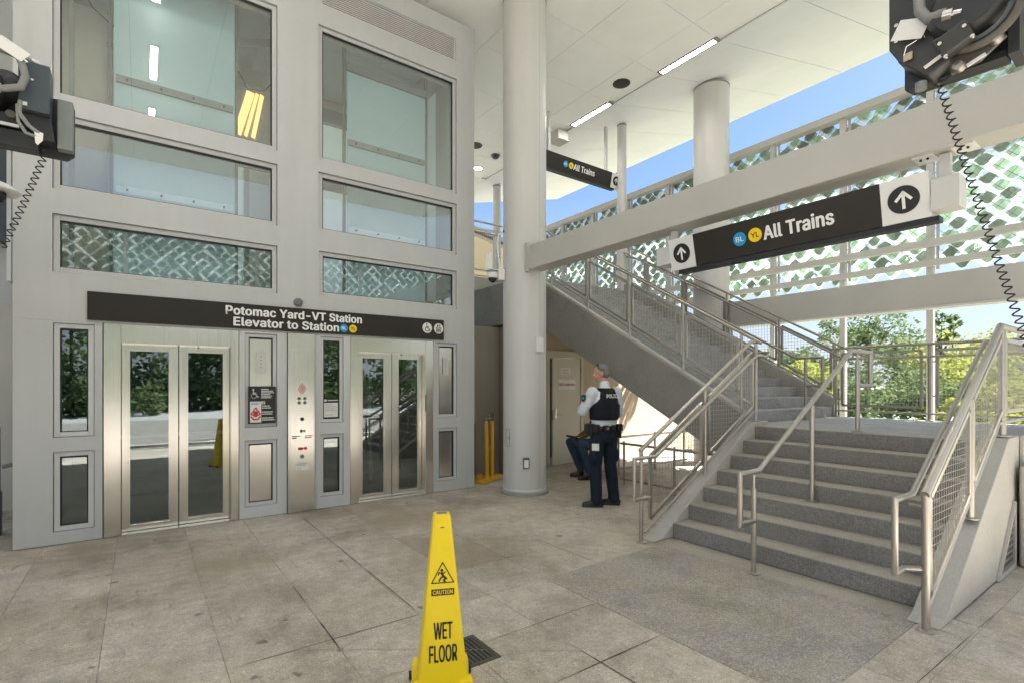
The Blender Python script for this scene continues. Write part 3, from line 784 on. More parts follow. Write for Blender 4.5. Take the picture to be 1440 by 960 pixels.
# lift doors
DYp = TY+.11
def S(x): return x*1.0162
def door_set(jl, x0, xm, x1, jr, glass):
    MB().box(jl+.002, x0, TY-.008, TY+.16, .004, 2.234).build('door_jamb', M['steel'], tower, bevel=.003)
    MB().box(x1+.001, jr-.002, TY-.008, TY+.16, .004, 2.232).build('door_jamb', M['steel'], tower, bevel=.003)
    MB().box(x0+.001, x1, TY-.004, TY+.16, 2.035, 2.233).build('door_header', M['steel'], tower, bevel=.003)
    MB().box(x0+.001, x1, TY-.02, TY+.16, .001, .012).build('door_sill', M['steel'], tower)
    for (a, b_), (ga, gb) in zip(((x0+.003, S(xm)-.004), (S(xm)+.004, x1-.002)), glass):
        ga, gb = S(ga), S(gb); z0, z1, gz0, gz1 = .016, 2.06, .078, 1.972
        f = MB(); y, th = DYp, .035
        f.box(a, ga, y, y+th, z0, z1); f.box(gb, b_, y, y+th, z0, z1); f.box(ga, gb, y, y+th, z0, gz0); f.box(ga, gb, y, y+th, gz1, z1)
        d = f.build('elevator_door', M['steel'], tower, bevel=.0025)
        MB().box(ga+.001, gb-.001, y+.012, y+.02, gz0+.001, gz1-.001).build('pane', M['door_glass'], d)
        fr = MB(); q = .012
        fr.box(ga, ga+q, y+.003, y+.011, gz0, gz1); fr.box(gb-q, gb, y+.003, y+.011, gz0, gz1); fr.box(ga+q, gb-q, y+.003, y+.011, gz0, gz0+q); fr.box(ga+q, gb-q, y+.003, y+.011, gz1-q, gz1)
        fr.build('glazing_bead', M['steel'], d)
    MB().cyl(((x1-.32), DYp-.012, 2.02), ((x1-.32), DYp-.001, 2.02), .008, 10).build('door_key_hole', M['dark'], tower)
door_set(-.317, -.173, .34, .855, .937, ((-.107, .258), (.417, .782)))
door_set(2.256, 2.375, 2.846, 3.36, 3.487, ((2.418, 2.735), (2.938, 3.245)))
MB().box(3.358, 3.372, TY-.012, TY-.009, 1.20, 1.46).build('door_label', M['dark'], tower)
# car interiors behind the glass doors
for x0, x1 in ((-.75, 1.45), (1.95, 3.95)):
    b = MB(); b.box(x0, x1, 9.0, 9.05, .02, 2.28); b.box(x0-.05, x0, 7.0, 9.05, .02, 2.28); b.box(x1, x1+.05, 7.0, 9.05, .02, 2.28); b.box(x0, x1, 7.0, 9.0, .005, .02); b.box(x0, x1, 7.0, 9.0, 2.26, 2.28)
    c = b.build('car_interior', M['lift_dark'], tower)
    MB().box(x0+.1, x1-.1, 8.93, 8.96, .85, .90).build('car_handrail', M['rail'], c)
    MB().box((x0+x1)/2-.03, (x0+x1)/2+.03, 7.9, 7.96, .02, 2.25).build('car_stile', M['steel'], c)

# ------------------------------------------------------------------ station name sign
SYf = TY-.035
sg = thing('station_sign', (1.6, TY, 2.25), 'long dark fascia sign naming the station above the elevator doors', 'sign')
MB().box(-.445, 3.65, SYf, TY-.002, 2.255, 2.548).build('panel', M['brown_sign'], sg, bevel=.004)
fx = (1, 0, 0); fz = (0, 0, 1)
text('Potomac Yard-VT Station', .096, M['white'], (.80, SYf-.001, 2.415), fx, fz, sg, width=1.60, bold=.034)
text('Elevator to Station', .096, M['white'], (.88, SYf-.001, 2.288), fx, fz, sg, width=1.215, bold=.034)
def line_dot(x, y, z, r, mat, s, parent, xd, zd, col):
    d = disc((x, y, z), xd, zd, r, mat, parent, 'line_dot')
    n = Vector(xd).normalized().cross(Vector(zd).normalized())
    text(s, r*.70, col, Vector((x, y, z))+n*.0025-Vector(zd)*r*.35, xd, zd, parent, 'lettering', .02, 'CENTER', .0006, r*1.15)
line_dot(2.165, SYf-.001, 2.335, .052, M['blue'], 'BL', sg, fx, fz, M['white'])
line_dot(2.285, SYf-.001, 2.335, .052, M['yellow_dot'], 'YL', sg, fx, fz, M['black'])
def wheelchair(c, s, xd, zd, mat, parent):
    c = Vector(c); pl = []
    pl += stroke(arcp(-.02, -.17, .24, 100, 372, 18), .075)
    pl += stroke([(-.07, .28), (-.03, -.03), (.18, -.03), (.30, -.32), (.40, -.28)], .085)
    pl += stroke([(-.05, .10), (.15, .10)], .075)
    pl.append(arcp(-.08, .43, .085, 0, 330, 11))
    polyface(c, xd, zd, [[(x*s, y*s) for x, y in p] for p in pl], mat, parent, 'wheelchair_symbol', .001)
def lift_symbol(c, s, xd, zd, mat, parent):
    pl = stroke([(-.28, -.42), (.28, -.42), (.28, .12), (-.28, .12), (-.28, -.42)], .07)
    pl += [[(-.2, .2), (-.08, .2), (-.08, .32), (-.02, .32), (-.14, .46), (-.26, .32), (-.2, .32)], [(.08, .46), (.2, .46), (.2, .34), (.26, .34), (.14, .2), (.02, .34), (.08, .34)]]
    for q in (-.15, 0, .15): pl += [arcp(q, -.03, .05, 0, 330, 9), [(q-.055, -.32), (q+.055, -.32), (q+.055, -.1), (q-.055, -.1)]]
    polyface(c, xd, zd, [[(x*s, y*s) for x, y in p] for p in pl], mat, parent, 'elevator_symbol', .001)
for x, f in ((3.375, wheelchair), (3.56, lift_symbol)):
    disc((x, SYf-.001, 2.418), fx, fz, .076, M['white'], sg, 'symbol_disc')
    f((x, SYf-.0035, 2.418), .125, fx, fz, M['black'], sg)
# round sounder above the sign
t = thing('alarm_sounder', (1.60, TY, 2.62), 'small round grey sounder on the wall above the station name sign', 'alarm')
MB().lathe((1.60, TY, 2.625), [(.0, -.055), (.035, -.05), (.05, -.03), (.056, -.012), (.056, -.001)], 28, 'Y').build('housing', M['grey_in'], t, True)
for k in range(5):
    a = R(72*k+18); disc((1.60+.022*math.cos(a), TY-.0555, 2.625+.022*math.sin(a)), fx, fz, .006, M['black'], t, 'port', .004, 8)

# ------------------------------------------------------------------ call panel and notices
cp = thing('call_panel', (1.63, TY, 0), 'tall brushed steel call panel between the two elevator doors', 'panel')
MB().box(1.472, 1.788, TY-.055, TY+.1, .004, 2.232).build('column', M['steel'], cp, bevel=.004)
MB().box(1.49, 1.77, TY-.066, TY-.056, .02, 2.03).build('faceplate', M['steel'], cp, bevel=.004)
py = TY-.0665
MB().box(1.555, 1.715, py-.004, py, .90, 1.28).build('button_plate', M['steel'], cp, bevel=.002)
ps = []
for dx, dz in ((0, .03), (0, -.03), (.032, 0), (-.032, 0)): ps += stroke([(dx*.5+.035*math.cos(a), dz*.9+.048*math.sin(a)) for a in [math.pi*2*k/4+math.pi/2 for k in range(5)]], .006)
polyface((1.632, py-.001, 1.545), fx, fz, [[(x*.9, y*.9) for x, y in p] for p in ps], M['red'], cp, 'fire_symbol', .001)
for dx in (-.034, .034):
    for dz in (1.425, 1.372):
        r_ = MB().lathe((1.632+dx, py, dz), [(.016, -.012), (.019, -.008), (.019, 0)], 16, 'Y').build('button', M['motor'], cp, True)
        disc((1.632+dx, py-.0125, dz), fx, fz, .006, M['white'], r_, 'button_mark', .001, 10)
MB().lathe((1.632, py-.004, 1.235), [(.010, -.006), (.010, 0)], 12, 'Y').build('button', M['steel'], cp)
MB().lathe((1.632, py-.004, 1.168), [(.020, -.012), (.024, -.006), (.024, 0)], 18, 'Y').build('button', M['motor'], cp, True)
MB().box(1.608, 1.634, py-.006, py-.0042, 1.0, 1.035).build('button', M['black'], cp)
disc((1.655, py-.0045, 1.018), fx, fz, .017, M['gap'], cp, 'key_switch', .004, 14)
print_lines((1.515, py-.0048, .955), [.10, .05], .022, .012, fx, fz, M['black'], cp)
print_lines((1.665, py-.0048, .955), [.09, .08], .022, .012, fx, fz, M['red'], cp)
MB().box(1.585, 1.645, py-.006, py-.0042, .782, .815).build('emergency_label', M['red'], cp)
disc((1.672, py-.001, .80), fx, fz, .019, M['red'], cp, 'emergency_button', .008, 16)
MB().lathe((1.632, py, .70), [(.022, -.008), (.026, -.003), (.026, 0)], 18, 'Y').build('key_switch', M['grey_in'], cp, True)
MB().box(1.56, 1.71, py-.003, py-.0006, .535, .63).build('notice_card', M['paper'], cp)
print_lines((1.572, py-.0035, .61), [.12, .10, .0, .05], .018, .006, fx, fz, M['gap'], cp)
MB().box(1.575, 1.69, TY-.070, TY-.0665, 1.66, 1.9).build('inset_plate', M['steel'], cp)

ns = thing('notice_sign', (1.18, TY, 1.13), 'black accessibility notice with wheelchair symbol beside the left elevator door', 'sign')
nx0, nx1, nz0, nz1, ny = 1.03, 1.335, 1.13, 1.575, TY-.03
MB().box(nx0, nx1, ny, ny+.01, nz0, nz1).build('plate', M['black'], ns, bevel=.003)
wheelchair((1.095, ny-.001, 1.485), .12, fx, fz, M['white'], ns)
print_lines((1.172, ny-.001, 1.54), [.08, .13, .14, .10, .12, .11], .020, .010, fx, fz, M['white'], ns)
MB().box(1.05, 1.172, ny-.004, ny-.0005, 1.145, 1.395).build('warning_card', M['paper'], ns)
print_lines((1.06, ny-.0045, 1.378), [.10, .08], .016, .008, fx, fz, M['blue'], ns)
ps = stroke([(0, .075), (.05, .0), (0, -.03), (-.05, .0), (0, .075)], .014)+stroke([(-.05, -.03), (-.02, -.065), (.02, -.065), (.05, -.03)], .016)+[arcp(0, .01, .028, 0, 330, 11)]
polyface((1.111, ny-.0045, 1.245), fx, fz, ps, M['red'], ns, 'flame_symbol', .001)
polyface((1.195, ny-.001, 1.38), fx, fz, stroke([(-.017, -.017), (-.017, .017), (.017, .017), (.017, -.017), (-.017, -.017)], .005)+stroke([(-.009, -.01), (-.009, .009), (0, -.004), (.009, .009), (.009, -.01)], .005), M['white'], ns, 'metro_symbol', .001)
print_lines((1.18, ny-.001, 1.34), [.09, .10, 0, .12, .12, 0, .13, .14], .024, .011, fx, fz, M['white'], ns)

nb = thing('notice_sign', (2.02, TY, 1.15), 'black and white paper notice inside the narrow window left of the right elevator door', 'sign')
MB().box(1.918, 2.12, TY+.018, TY+.026, 1.157, 1.42).build('plate', M['black'], nb)
MB().box(1.924, 2.10, TY+.012, TY+.0175, 1.175, 1.36).build('card', M['paper'], nb)
print_lines((1.935, TY+.0115, 1.335), [.10, .14, .12, .15, .0, .10], .026, .006, fx, fz, M['gap'], nb)
print_lines((1.97, TY+.0175, 1.392), [.13], .02, .012, fx, fz, M['white'], nb)
MB().box(1.927, 1.955, TY+.0165, TY+.0175, 1.378, 1.405).build('metro_symbol', M['white'], nb)
for (x, xr) in ((1.13, 1.23), (3.67, 3.76)):
    t = thing('intercom_plate', ((x+xr)/2, TY, 1.75), 'small steel instruction plate inside the narrow window '+('left of the call panel' if x < 2 else 'right of the right elevator door'), 'plate')
    MB().box(x, xr, TY+.036, TY+.0425, 1.74, 2.0).build('plate', M['steel_paint'], t)
    for k in range(4): disc(((x+xr)/2, TY+.0355, 1.94-k*.045), fx, fz, .008, M['gap'], t, 'pictogram', .001, 10)
# ------------------------------------------------------------------ lower stairs and landing
LZ = 1.088; RS = LZ/7; TR = .27
st = thing('staircase', (5.3, 2.3, 0), 'short flight of grey speckled concrete steps up to a landing', 'stairs')
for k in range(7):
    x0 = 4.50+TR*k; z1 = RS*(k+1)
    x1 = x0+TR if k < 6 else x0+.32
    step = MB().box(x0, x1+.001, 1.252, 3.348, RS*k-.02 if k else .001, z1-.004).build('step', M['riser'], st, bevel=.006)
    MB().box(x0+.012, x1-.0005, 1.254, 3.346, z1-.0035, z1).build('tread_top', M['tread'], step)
land = MB().box(6.441, 9.10, 1.062, 3.60, LZ-.16, LZ).build('landing_slab', M['riser_up'], st, bevel=.004)
MB().box(6.45, 9.05, 1.10, 3.49, .0, LZ-.161).build('landing_wall', M['concrete_l'], st)
def cheek(y0, y1, mat):
    pf = [(4.20, .004), (4.33, .03), (6.05, LZ+.045), (6.44, LZ+.05), (6.44, .004)]
    return MB().prism(pf, 'Y', y0, y1).build('cheek_wall', mat, st, bevel=.008)
cheek(3.35, 3.515, M['concrete_l']); cheek(1.06, 1.25, M['concrete_l'])
# wall of the landing on the right with its access grille
MB().box(6.442, 9.08, 1.03, 1.059, .003, LZ+.05).build('landing_wall', M['concrete_l'], st, bevel=.006)
MB().box(6.22, 9.08, .93, 1.028, .003, LZ-.2).build('landing_pilaster', M['concrete_l'], st, bevel=.03, seg=4)
gr = thing('access_grille', (6.0, 1.05, 0), 'triangular white framed mesh grille low in the concrete side of the steps', 'grille')
tri = [(5.60, .012), (6.19, .012), (6.19, .58)]
def ring_tri(p, q): # inset triangle
    cx = sum(a for a, _ in p)/3; cz = sum(b for _, b in p)/3
    return [(cx+(a-cx)*q, cz+(b-cz)*q) for a, b in p]
ti = ring_tri(tri, .80); b = MB()
for i in range(3):
    j = (i+1) % 3; b.prism([tri[i], tri[j], ti[j], ti[i]], 'Y', 1.035, 1.058)
b.build('frame', M['beam'], gr)
MB().prism(ti, 'Y', 1.0555, 1.0585).build('backing', M['dark'], gr)
b = MB(); sl = (ti[2][1]-ti[0][1])/(ti[2][0]-ti[0][0])
for k in range(9):
    x = ti[0][0]+(ti[1][0]-ti[0][0])*(k+.5)/9; b.box(x-.003, x+.003, 1.046, 1.05, ti[0][1], ti[0][1]+sl*(x-ti[0][0]))
for k in range(9):
    z = ti[0][1]+(ti[2][1]-ti[0][1])*(k+.5)/9; b.box(ti[0][0]+(z-ti[0][1])/sl, ti[1][0], 1.041, 1.0455, z-.004, z+.004)
stuff(b.build('wire_mesh', M['wire'], gr))

# ------------------------------------------------------------------ upper stairs
us = thing('staircase', (7.6, 5.8, LZ), 'long flight of steps with a sloping concrete side climbing to the upper level', 'stairs', None)
SZ = lambda y: 1.64+.574*(y-4.297)
prof = [(3.602, SZ(3.602)), (7.95, SZ(7.95)), (8.6, 3.76), (8.6, 2.88), (8.1, 2.88), (7.46, 2.60), (4.688, 1.105), (3.602, .52)]
MB().prism(prof, 'X', 6.20, 6.38).build('stringer', M['concrete'], us, bevel=.01)
MB().prism([(y, z+.0) for y, z in [(3.602, SZ(3.602)-.01), (7.95, SZ(7.95)-.01), (7.95, SZ(7.95)+.035), (3.602, SZ(3.602)+.035)]], 'X', 6.23, 6.35).build('coping', M['concrete_l'], us)
MB().prism([(y, z+.13 if i < 2 else z) for i, (y, z) in enumerate(prof)], 'X', 8.93, 9.10).build('stringer', M['concrete'], us, bevel=.01)
MB().prism([(3.602, .6), (8.6, 3.3), (8.6, 2.9), (8.1, 2.9), (7.46, 2.62), (4.688, 1.12), (3.602, .535)], 'X', 6.381, 8.929).build('soffit', M['concrete'], us)
for k in range(17):
    y0 = 3.62+TR*k; z1 = LZ+.155*(k+1)
    s_ = MB().box(6.382, 8.928, y0, y0+TR+.02, LZ+.155*k-.02 if k else LZ-.02, z1).build('step', M['riser_up'], us, bevel=.006)
pf = structure(MB().box(5.25, 9.10, 8.602, 15.5, 3.40, 3.723).build('upper_platform', M['concrete_l']))
pf['label'] = 'pale edge of the upper platform behind the round column'

# walls under the stairs
wl = thing('wall', (5.6, 8.4, 0), 'grey concrete block wall between the elevator tower and the round column', 'wall')
MB().box(5.2, 6.19, 7.43, 12.0, 2.66, 3.398).build('upper_band', M['concrete'], wl, bevel=.008)
MB().box(5.23, 5.4, 7.45, 12.0, .0, 2.612).build('lower_wall', M['brown_wall'], wl)
MB().box(5.22, 6.1, 7.44, 11.9, 2.613, 2.659).build('reveal', M['dark'], wl)
MB().box(4.205, 5.229, 7.62, 7.74, .0, 2.62).build('metal_door', M['brown_wall'], wl)
lv = MB().box(5.0, 5.10, 7.60, 7.619, .88, 1.10).build('lock_plate', M['steel'], wl)
MB().tube([(5.04, 7.60, 1.0), (5.04, 7.55, 1.0), (4.86, 7.55, 1.0)], .013, 8).build('lever', M['steel'], lv, True)

w2 = thing('wall', (8.5, 7.85, 0), 'tan painted wall below the stairs behind the police officer', 'wall')
wall_holes = [(6.44, 7.40, .0, 2.235)]
b = MB(); b.box(5.401, 6.44, 7.75, 7.95, 0, 2.64); b.box(6.44, 7.40, 7.75, 7.95, 2.235, 2.64); b.box(7.40, 11.5, 7.75, 7.95, 0, 2.64)
b.build('wall_panel', M['tan'], w2)
MB().box(5.401, 9.1, 7.76, 7.94, 2.641, 2.87).build('wall_head', M['tan'], w2)
dr_ = thing('door', (6.9, 7.74, 0), 'cream metal door with printed notices standing ajar in the tan wall', 'door')
b = MB(); b.box(6.44, 6.50, 7.70, 7.95, 0, 2.235); b.box(7.335, 7.40, 7.70, 7.95, 0, 2.235); b.box(6.50, 7.335, 7.70, 7.95, 2.13, 2.235)
b.build('frame', M['door_cream'], dr_, bevel=.004)
MB().box(6.41, 7.43, 7.69, 7.749, 2.237, 2.262).build('drip_cap', M['door_cream'], dr_)
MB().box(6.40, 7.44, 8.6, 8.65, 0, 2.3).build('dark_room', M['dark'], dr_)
hx, hy = 7.328, 7.715; an = R(5.5); L = .80           # hinge on the right, leaf swung a little outward
ux = Vector((-math.cos(an), -math.sin(an), 0)); uy = Vector((-math.sin(an), math.cos(an), 0)); h0 = Vector((hx, hy, 0))
def leafbox(a, b_, d0, d1, z0, z1):
    c = h0+ux*(a+b_)/2+uy*(d0+d1)/2+Vector((0,0,(z0+z1)/2))
    return MB().obox(c, ux*(b_-a)/2, uy*(d1-d0)/2, Vector((0,0,(z1-z0)/2)))
lf = leafbox(0, L, 0, .045, .012, 2.12).build('door_leaf', M['door_cream'], dr_, bevel=.003)
leafbox(.16, .66, -.003, -.0005, 1.50, 1.70).build('notice', M['paper'], dr_)
leafbox(.30, .60, -.003, -.0005, 1.79, 1.93).build('notice', M['paper'], dr_)
dn = uy*-1
text('FACP Located Here', .055, M['red'], h0+ux*.645+dn*.0035+Vector((0,0,1.575)), -ux, (0,0,1), dr_, 'lettering', .012, width=.46)
print_lines(h0+ux*.56+dn*.0035+Vector((0,0,1.89)), [.2, .16, .22], .035, .012, -ux, (0,0,1), M['gap'], dr_)
leafbox(.70, .76, -.008, -.0005, .93, 1.13).build('lock_plate', M['steel'], lf)
a = h0+ux*.73+Vector((0,0,1.0))
MB().tube([a+dn*.008, a+dn*.055, a+dn*.055-ux*.13], .011, 8).build('lever', M['steel'], lf, True)
MB().cyl(a+dn*.008+Vector((0,0,.10)), a+dn*.02+Vector((0,0,.10)), .022, 12).build('lock_cylinder', M['steel'], lf, True)
leafbox(.80, .803, .003, .042, .90, 1.10).build('latch_plate', M['gap'], lf)
for z in (.25, 1.05, 1.9): MB().cyl((hx+.006, hy-.012, z-.06), (hx+.006, hy-.012, z+.06), .011, 8).build('hinge', M['rail_dark'], dr_, True)

# ------------------------------------------------------------------ rails
def rail_thing(name, axis, c, label, cat='railing', group=None, mat='rail'):
    """axis 'X': runs along X at Y=c;  axis 'Y': runs along Y at X=c.  Points are (t, z) or (t, z, offset)"""
    def W(p):
        o = p[2] if len(p) > 2 else 0
        return (p[0], c+o, p[1]) if axis == 'X' else (c+o, p[0], p[1])
    return W
def make_rail(name, W, base, label, posts=(), tops=(), bars=(), panels=(), hands=(), mat='rail', flange=True, group=None, rp=.021, rt=.021, rh=.019, panel_mat=None, wire=.05, clips=True, pipes=()):
    t = thing(name, W(base), label, 'railing', group); mm = M[mat]; pm = M[panel_mat or mat]
    for p in posts:
        x, z0, z1 = p[:3]; o = p[3] if len(p) > 3 else 0
        b = MB().cyl(W((x, z0, o)), W((x, z1, o)), rp, 12)
        po = b.build('post', mm, t, True)
        if flange:
            MB().lathe(W((x, z0, o)), [(.052, .001), (.052, .008), (rp+.004, .014)], 20).build('base_flange', mm, po, True)
    for pts in tops: MB().tube([W(p) for p in pts], rt, 12).build('top_rail', mm, t, True)
    for pts in bars: MB().tube([W(p) for p in pts], .014, 10).build('bottom_rail', mm, t, True)
    for pts in hands: MB().tube([W(p) for p in pts], rh, 12).build('handrail', mm, t, True)
    for pts in pipes: MB().tube([W(p) for p in pts], .011, 8).build('bracket', mm, t, True)
    for (a, za0, za1), (b_, zb0, zb1), o in panels:
        fr = MB(); q = .022
        cs = [(a, za0), (b_, zb0), (b_, zb1), (a, za1)]
        for i in range(4):
            p0, p1 = cs[i], cs[(i+1) % 4]
            up = (0, 0, 1) if i % 2 == 0 else ((1, 0, 0) if W((1, 0))[0]-W((0, 0))[0] else (0, 1, 0))
            fr.bar(W((*p0, o)), W((*p1, o)), .028, .036, up)
        f = fr.build('mesh_frame', pm, t)
        wb = MB(); n = max(2, int(abs(b_-a)/wire)); r = .0026
        lo = lambda x: za0+(zb0-za0)*(x-a)/(b_-a); hi = lambda x: za1+(zb1-za1)*(x-a)/(b_-a)
        for k in range(1, n):
            x = a+(b_-a)*k/n; wb.tube([W((x, lo(x), o)), W((x, hi(x), o))], r, 4, False)
        zmin, zmax = min(za0, zb0), max(za1, zb1); z = zmin+wire
        while z < zmax-.01:
            xs = []
            for k in range(81):
                x = a+(b_-a)*k/80
                if lo(x) <= z <= hi(x): xs.append(x)
            if len(xs) > 1: wb.tube([W((xs[0], z, o+.005)), W((xs[-1], z, o+.005))], r, 4, False)
            z += wire
        stuff(wb.build('wire_mesh', M['wire'], f, fix=False))
        if clips:
            for x, zz0, zz1, s in ((a, za0, za1, -1), (b_, zb0, zb1, 1)):
                for fq in (.2, .8):
                    z = zz0+(zz1-zz0)*fq
                    MB().tube([W((x, z, o)), W((x+s*.05*(1 if b_ > a else -1), z, 0))], .010, 8).build('clip', mm, t, True)
    return t

# left rail of the lower steps (Y = 3.43)
W = rail_thing('r', 'X', 3.43, '')
sl = .574
zl = lambda x: .94+(x-4.10)*sl
make_rail('stair_railing', W, (5.2, 0), 'steel stair railing with wire mesh on the left side of the short steps',
    posts=[(4.10, .0, .96), (5.20, .50, zl(5.20)-.03), (6.29, LZ+.05, 2.10)],
    tops=[[(4.08, zl(4.08)), (6.17, 2.125), (6.30, 2.125)]],
    bars=[[(4.10, .10), (4.16, .10), (6.20, 1.245), (6.29, 1.245)]],
    panels=[((4.235, .225, .86), (5.14, .735, 1.385), 0), ((5.26, .80, 1.45), (6.20, 1.33, 1.99), 0)],
    hands=[[(4.12, .470, -.085), (3.895, .470, -.085), (3.895, .872, -.085), (4.215, .872, -.085), (6.15, 1.955, -.085), (6.40, 1.955, -.085)]],
    pipes=[[(4.12, .470, -.085), (4.10, .470, 0)], [(5.20, 1.38, 0), (5.20, 1.40, -.085)], [(6.29, 1.92, 0), (6.29, 1.945, -.085)], [(4.10, .85, 0), (4.14, .86, -.085)]])
# middle handrail
W = rail_thing('r', 'X', 2.31, '')
make_rail('handrail', W, (5.2, 0), 'single bent steel handrail standing in the middle of the short steps',
    posts=[(4.20, .002, .72), (5.26, RS*3+.002, 1.40), (6.325, LZ+.002, 1.85)], rp=.022, rh=.024,
    hands=[[(4.20, .447), (3.985, .447), (3.985, .860), (4.285, .862), (6.16, 1.957), (6.68, 1.957), (6.68, 1.585), (6.345, 1.585)]],
    pipes=[[(4.20, .70), (4.20, .853)], [(5.26, 1.39), (5.26, 1.425)], [(6.325, 1.84), (6.325, 1.945)]])
# right rail
W = rail_thing('r', 'X', 1.115, '')
zr = lambda x: .90+(x-4.12)*.62
make_rail('stair_railing', W, (5.2, 0), 'large steel stair railing with wire mesh on the right side, nearest the camera',
    posts=[(4.125, .0, .895), (5.13, .575, zr(5.13)-.04), (6.13, LZ+.055, 2.07), (7.5, LZ+.055, 2.07), (8.9, LZ+.055, 2.09)],
    tops=[[(4.10, .887), (6.06, 2.105), (9.02, 2.105)]], rt=.027, rp=.024,
    bars=[[(4.125, .13), (6.0, 1.265), (6.13, 1.265), (9.0, 1.265)]],
    panels=[((4.185, .225, .86), (5.075, .765, 1.41), 0), ((5.185, .84, 1.48), (6.07, 1.37, 2.00), 0), ((6.21, 1.36, 1.99), (7.42, 1.36, 1.99), 0), ((7.58, 1.36, 1.99), (8.84, 1.36, 1.99), 0)],
    hands=[[(4.125, .395, .02), (4.05, .395, .10), (3.90, .395, .10), (3.90, .862, .10), (4.22, .862, .10), (6.03, 1.965, .10), (6.4, 1.965, .10), (8.95, 1.965, .10)]],
    pipes=[[(4.16, .80, .10), (4.13, .80, 0)], [(5.13, 1.36, 0), (5.15, 1.40, .10)], [(6.13, 1.93, 0), (6.13, 1.955, .10)]])
# landing rail at the back (X = 9.02)
W = rail_thing('r', 'Y', 9.02, '')
make_rail('landing_railing', W, (2.4, LZ), 'backlit steel railing with square mesh panels along the back of the landing',
    posts=[(3.60, LZ, 2.15), (2.40, LZ, 2.15), (1.18, LZ, 2.15)],
    tops=[[(1.14, 2.17), (3.66, 2.17)]], bars=[[(1.16, 1.185), (3.60, 1.185)]],
    panels=[((3.51, 1.27, 2.08), (2.49, 1.27, 2.08), 0), ((2.31, 1.27, 2.08), (1.27, 1.27, 2.08), 0)],
    hands=[[(1.2, 1.99, -.08), (3.60, 1.99, -.08)]], mat='rail_dark', rh=.017)
# upper flight: near rail, middle handrail, far rail
def flight_rail(xc, label, hand, mat, name='stair_railing', rt=.019):
    W = rail_thing('r', 'Y', xc, '')
    zt = lambda y: 2.112+.5735*(y-3.364)
    ys = [3.62, 4.50, 5.49, 6.43, 7.40]
    sgn = -1 if hand < 0 else 1
    return make_rail(name, W, (5.5, LZ), label,
        posts=[(y, SZ(y)+.037, zt(y)-.02) for y in ys]+[(8.35, 3.76, 4.85)],
        tops=[[(3.36, zt(3.36)), (7.98, zt(7.98)), (8.45, zt(7.98)+.03)]],
        bars=[[(3.50, SZ(3.50)+.17), (7.95, SZ(7.95)+.17), (8.4, SZ(7.95)+.2)]],
        panels=[((a+.05, SZ(a)+.27, zt(a)-.10), (b_-.05, SZ(b_)+.21, zt(b_)-.16), 0) for a, b_ in zip(ys, ys[1:])]+[((7.45, SZ(7.45)+.24, zt(7.45)-.13), (8.3, SZ(7.95)+.42, zt(7.98)-.13), 0)],
        hands=[[(3.30, zt(3.45)-.16, hand), (3.45, zt(3.45)-.16, hand), (7.98, zt(7.98)-.16, hand), (8.3, zt(7.98)-.16, hand)]], mat=mat, rp=.019, rt=rt, rh=.017, flange=False)
flight_rail(6.29, 'steel mesh railing on the near concrete side of the long upper flight', .085, 'rail')
flight_rail(9.015, 'dark steel mesh railing on the far side of the long upper flight', -.085, 'rail_dark')
W = rail_thing('r', 'Y', 7.70, '')
zm = lambda y: 1.972+.574*(y-3.605)
make_rail('handrail', W, (5.5, LZ), 'middle handrail of the long upper flight ending in a loop on the landing',
    posts=[(3.47, LZ, 1.96)]+[(y, LZ+.155*(int((y-3.62)/TR)+1), zm(y)-.02) for y in (4.60, 5.68, 6.76, 7.6)],
    hands=[[(3.47, 1.58), (3.245, 1.58), (3.245, 1.977), (3.60, 1.977), (7.95, zm(7.95)), (8.3, zm(7.95))]], mat='rail_dark', rh=.019, rp=.018)
# guard below the stairs
def guard(label, pts, posts):
    t = thing('guard_rail', (pts[0][0], pts[0][1], 0), label, 'railing')
    for z in (.10, .66): MB().tube([(x, y, z) for x, y in pts], .019, 10).build('rail_bar', M['rail_dark' if z < .2 else 'rail'], t, True)
    for x, y in posts: MB().cyl((x, y, .0), (x, y, .70), .018, 10).build('post', M['rail_dark'], t, True)
guard('low steel pipe guard along the ground under the sloping stair side', [(6.22, 5.62), (6.22, 3.7)], [(6.22, 5.55), (6.22, 4.6), (6.22, 3.75)])
guard('low steel pipe guard crossing under the stairs in front of the tan wall', [(6.24, 6.28), (8.9, 6.28)], [(6.9, 6.28), (7.9, 6.28), (8.8, 6.28)])
# rail at the edge of the upper platform
W = rail_thing('r', 'X', 9.2, '')
make_rail('platform_railing', W, (5.8, 3.73), 'short steel railing with mesh on the upper platform seen between tower and round column',
    posts=[(5.3, 3.724, 5.02), (6.27, 3.724, 4.98), (7.3, 3.724, 5.0)], tops=[[(5.26, 5.04), (7.3, 5.04)]], bars=[[(5.26, 3.90), (7.3, 3.90)]],
    panels=[((5.38, 4.02, 4.90), (6.18, 4.02, 4.90), 0)], hands=[[(5.3, 4.80, -.08), (6.3, 4.80, -.08)]])
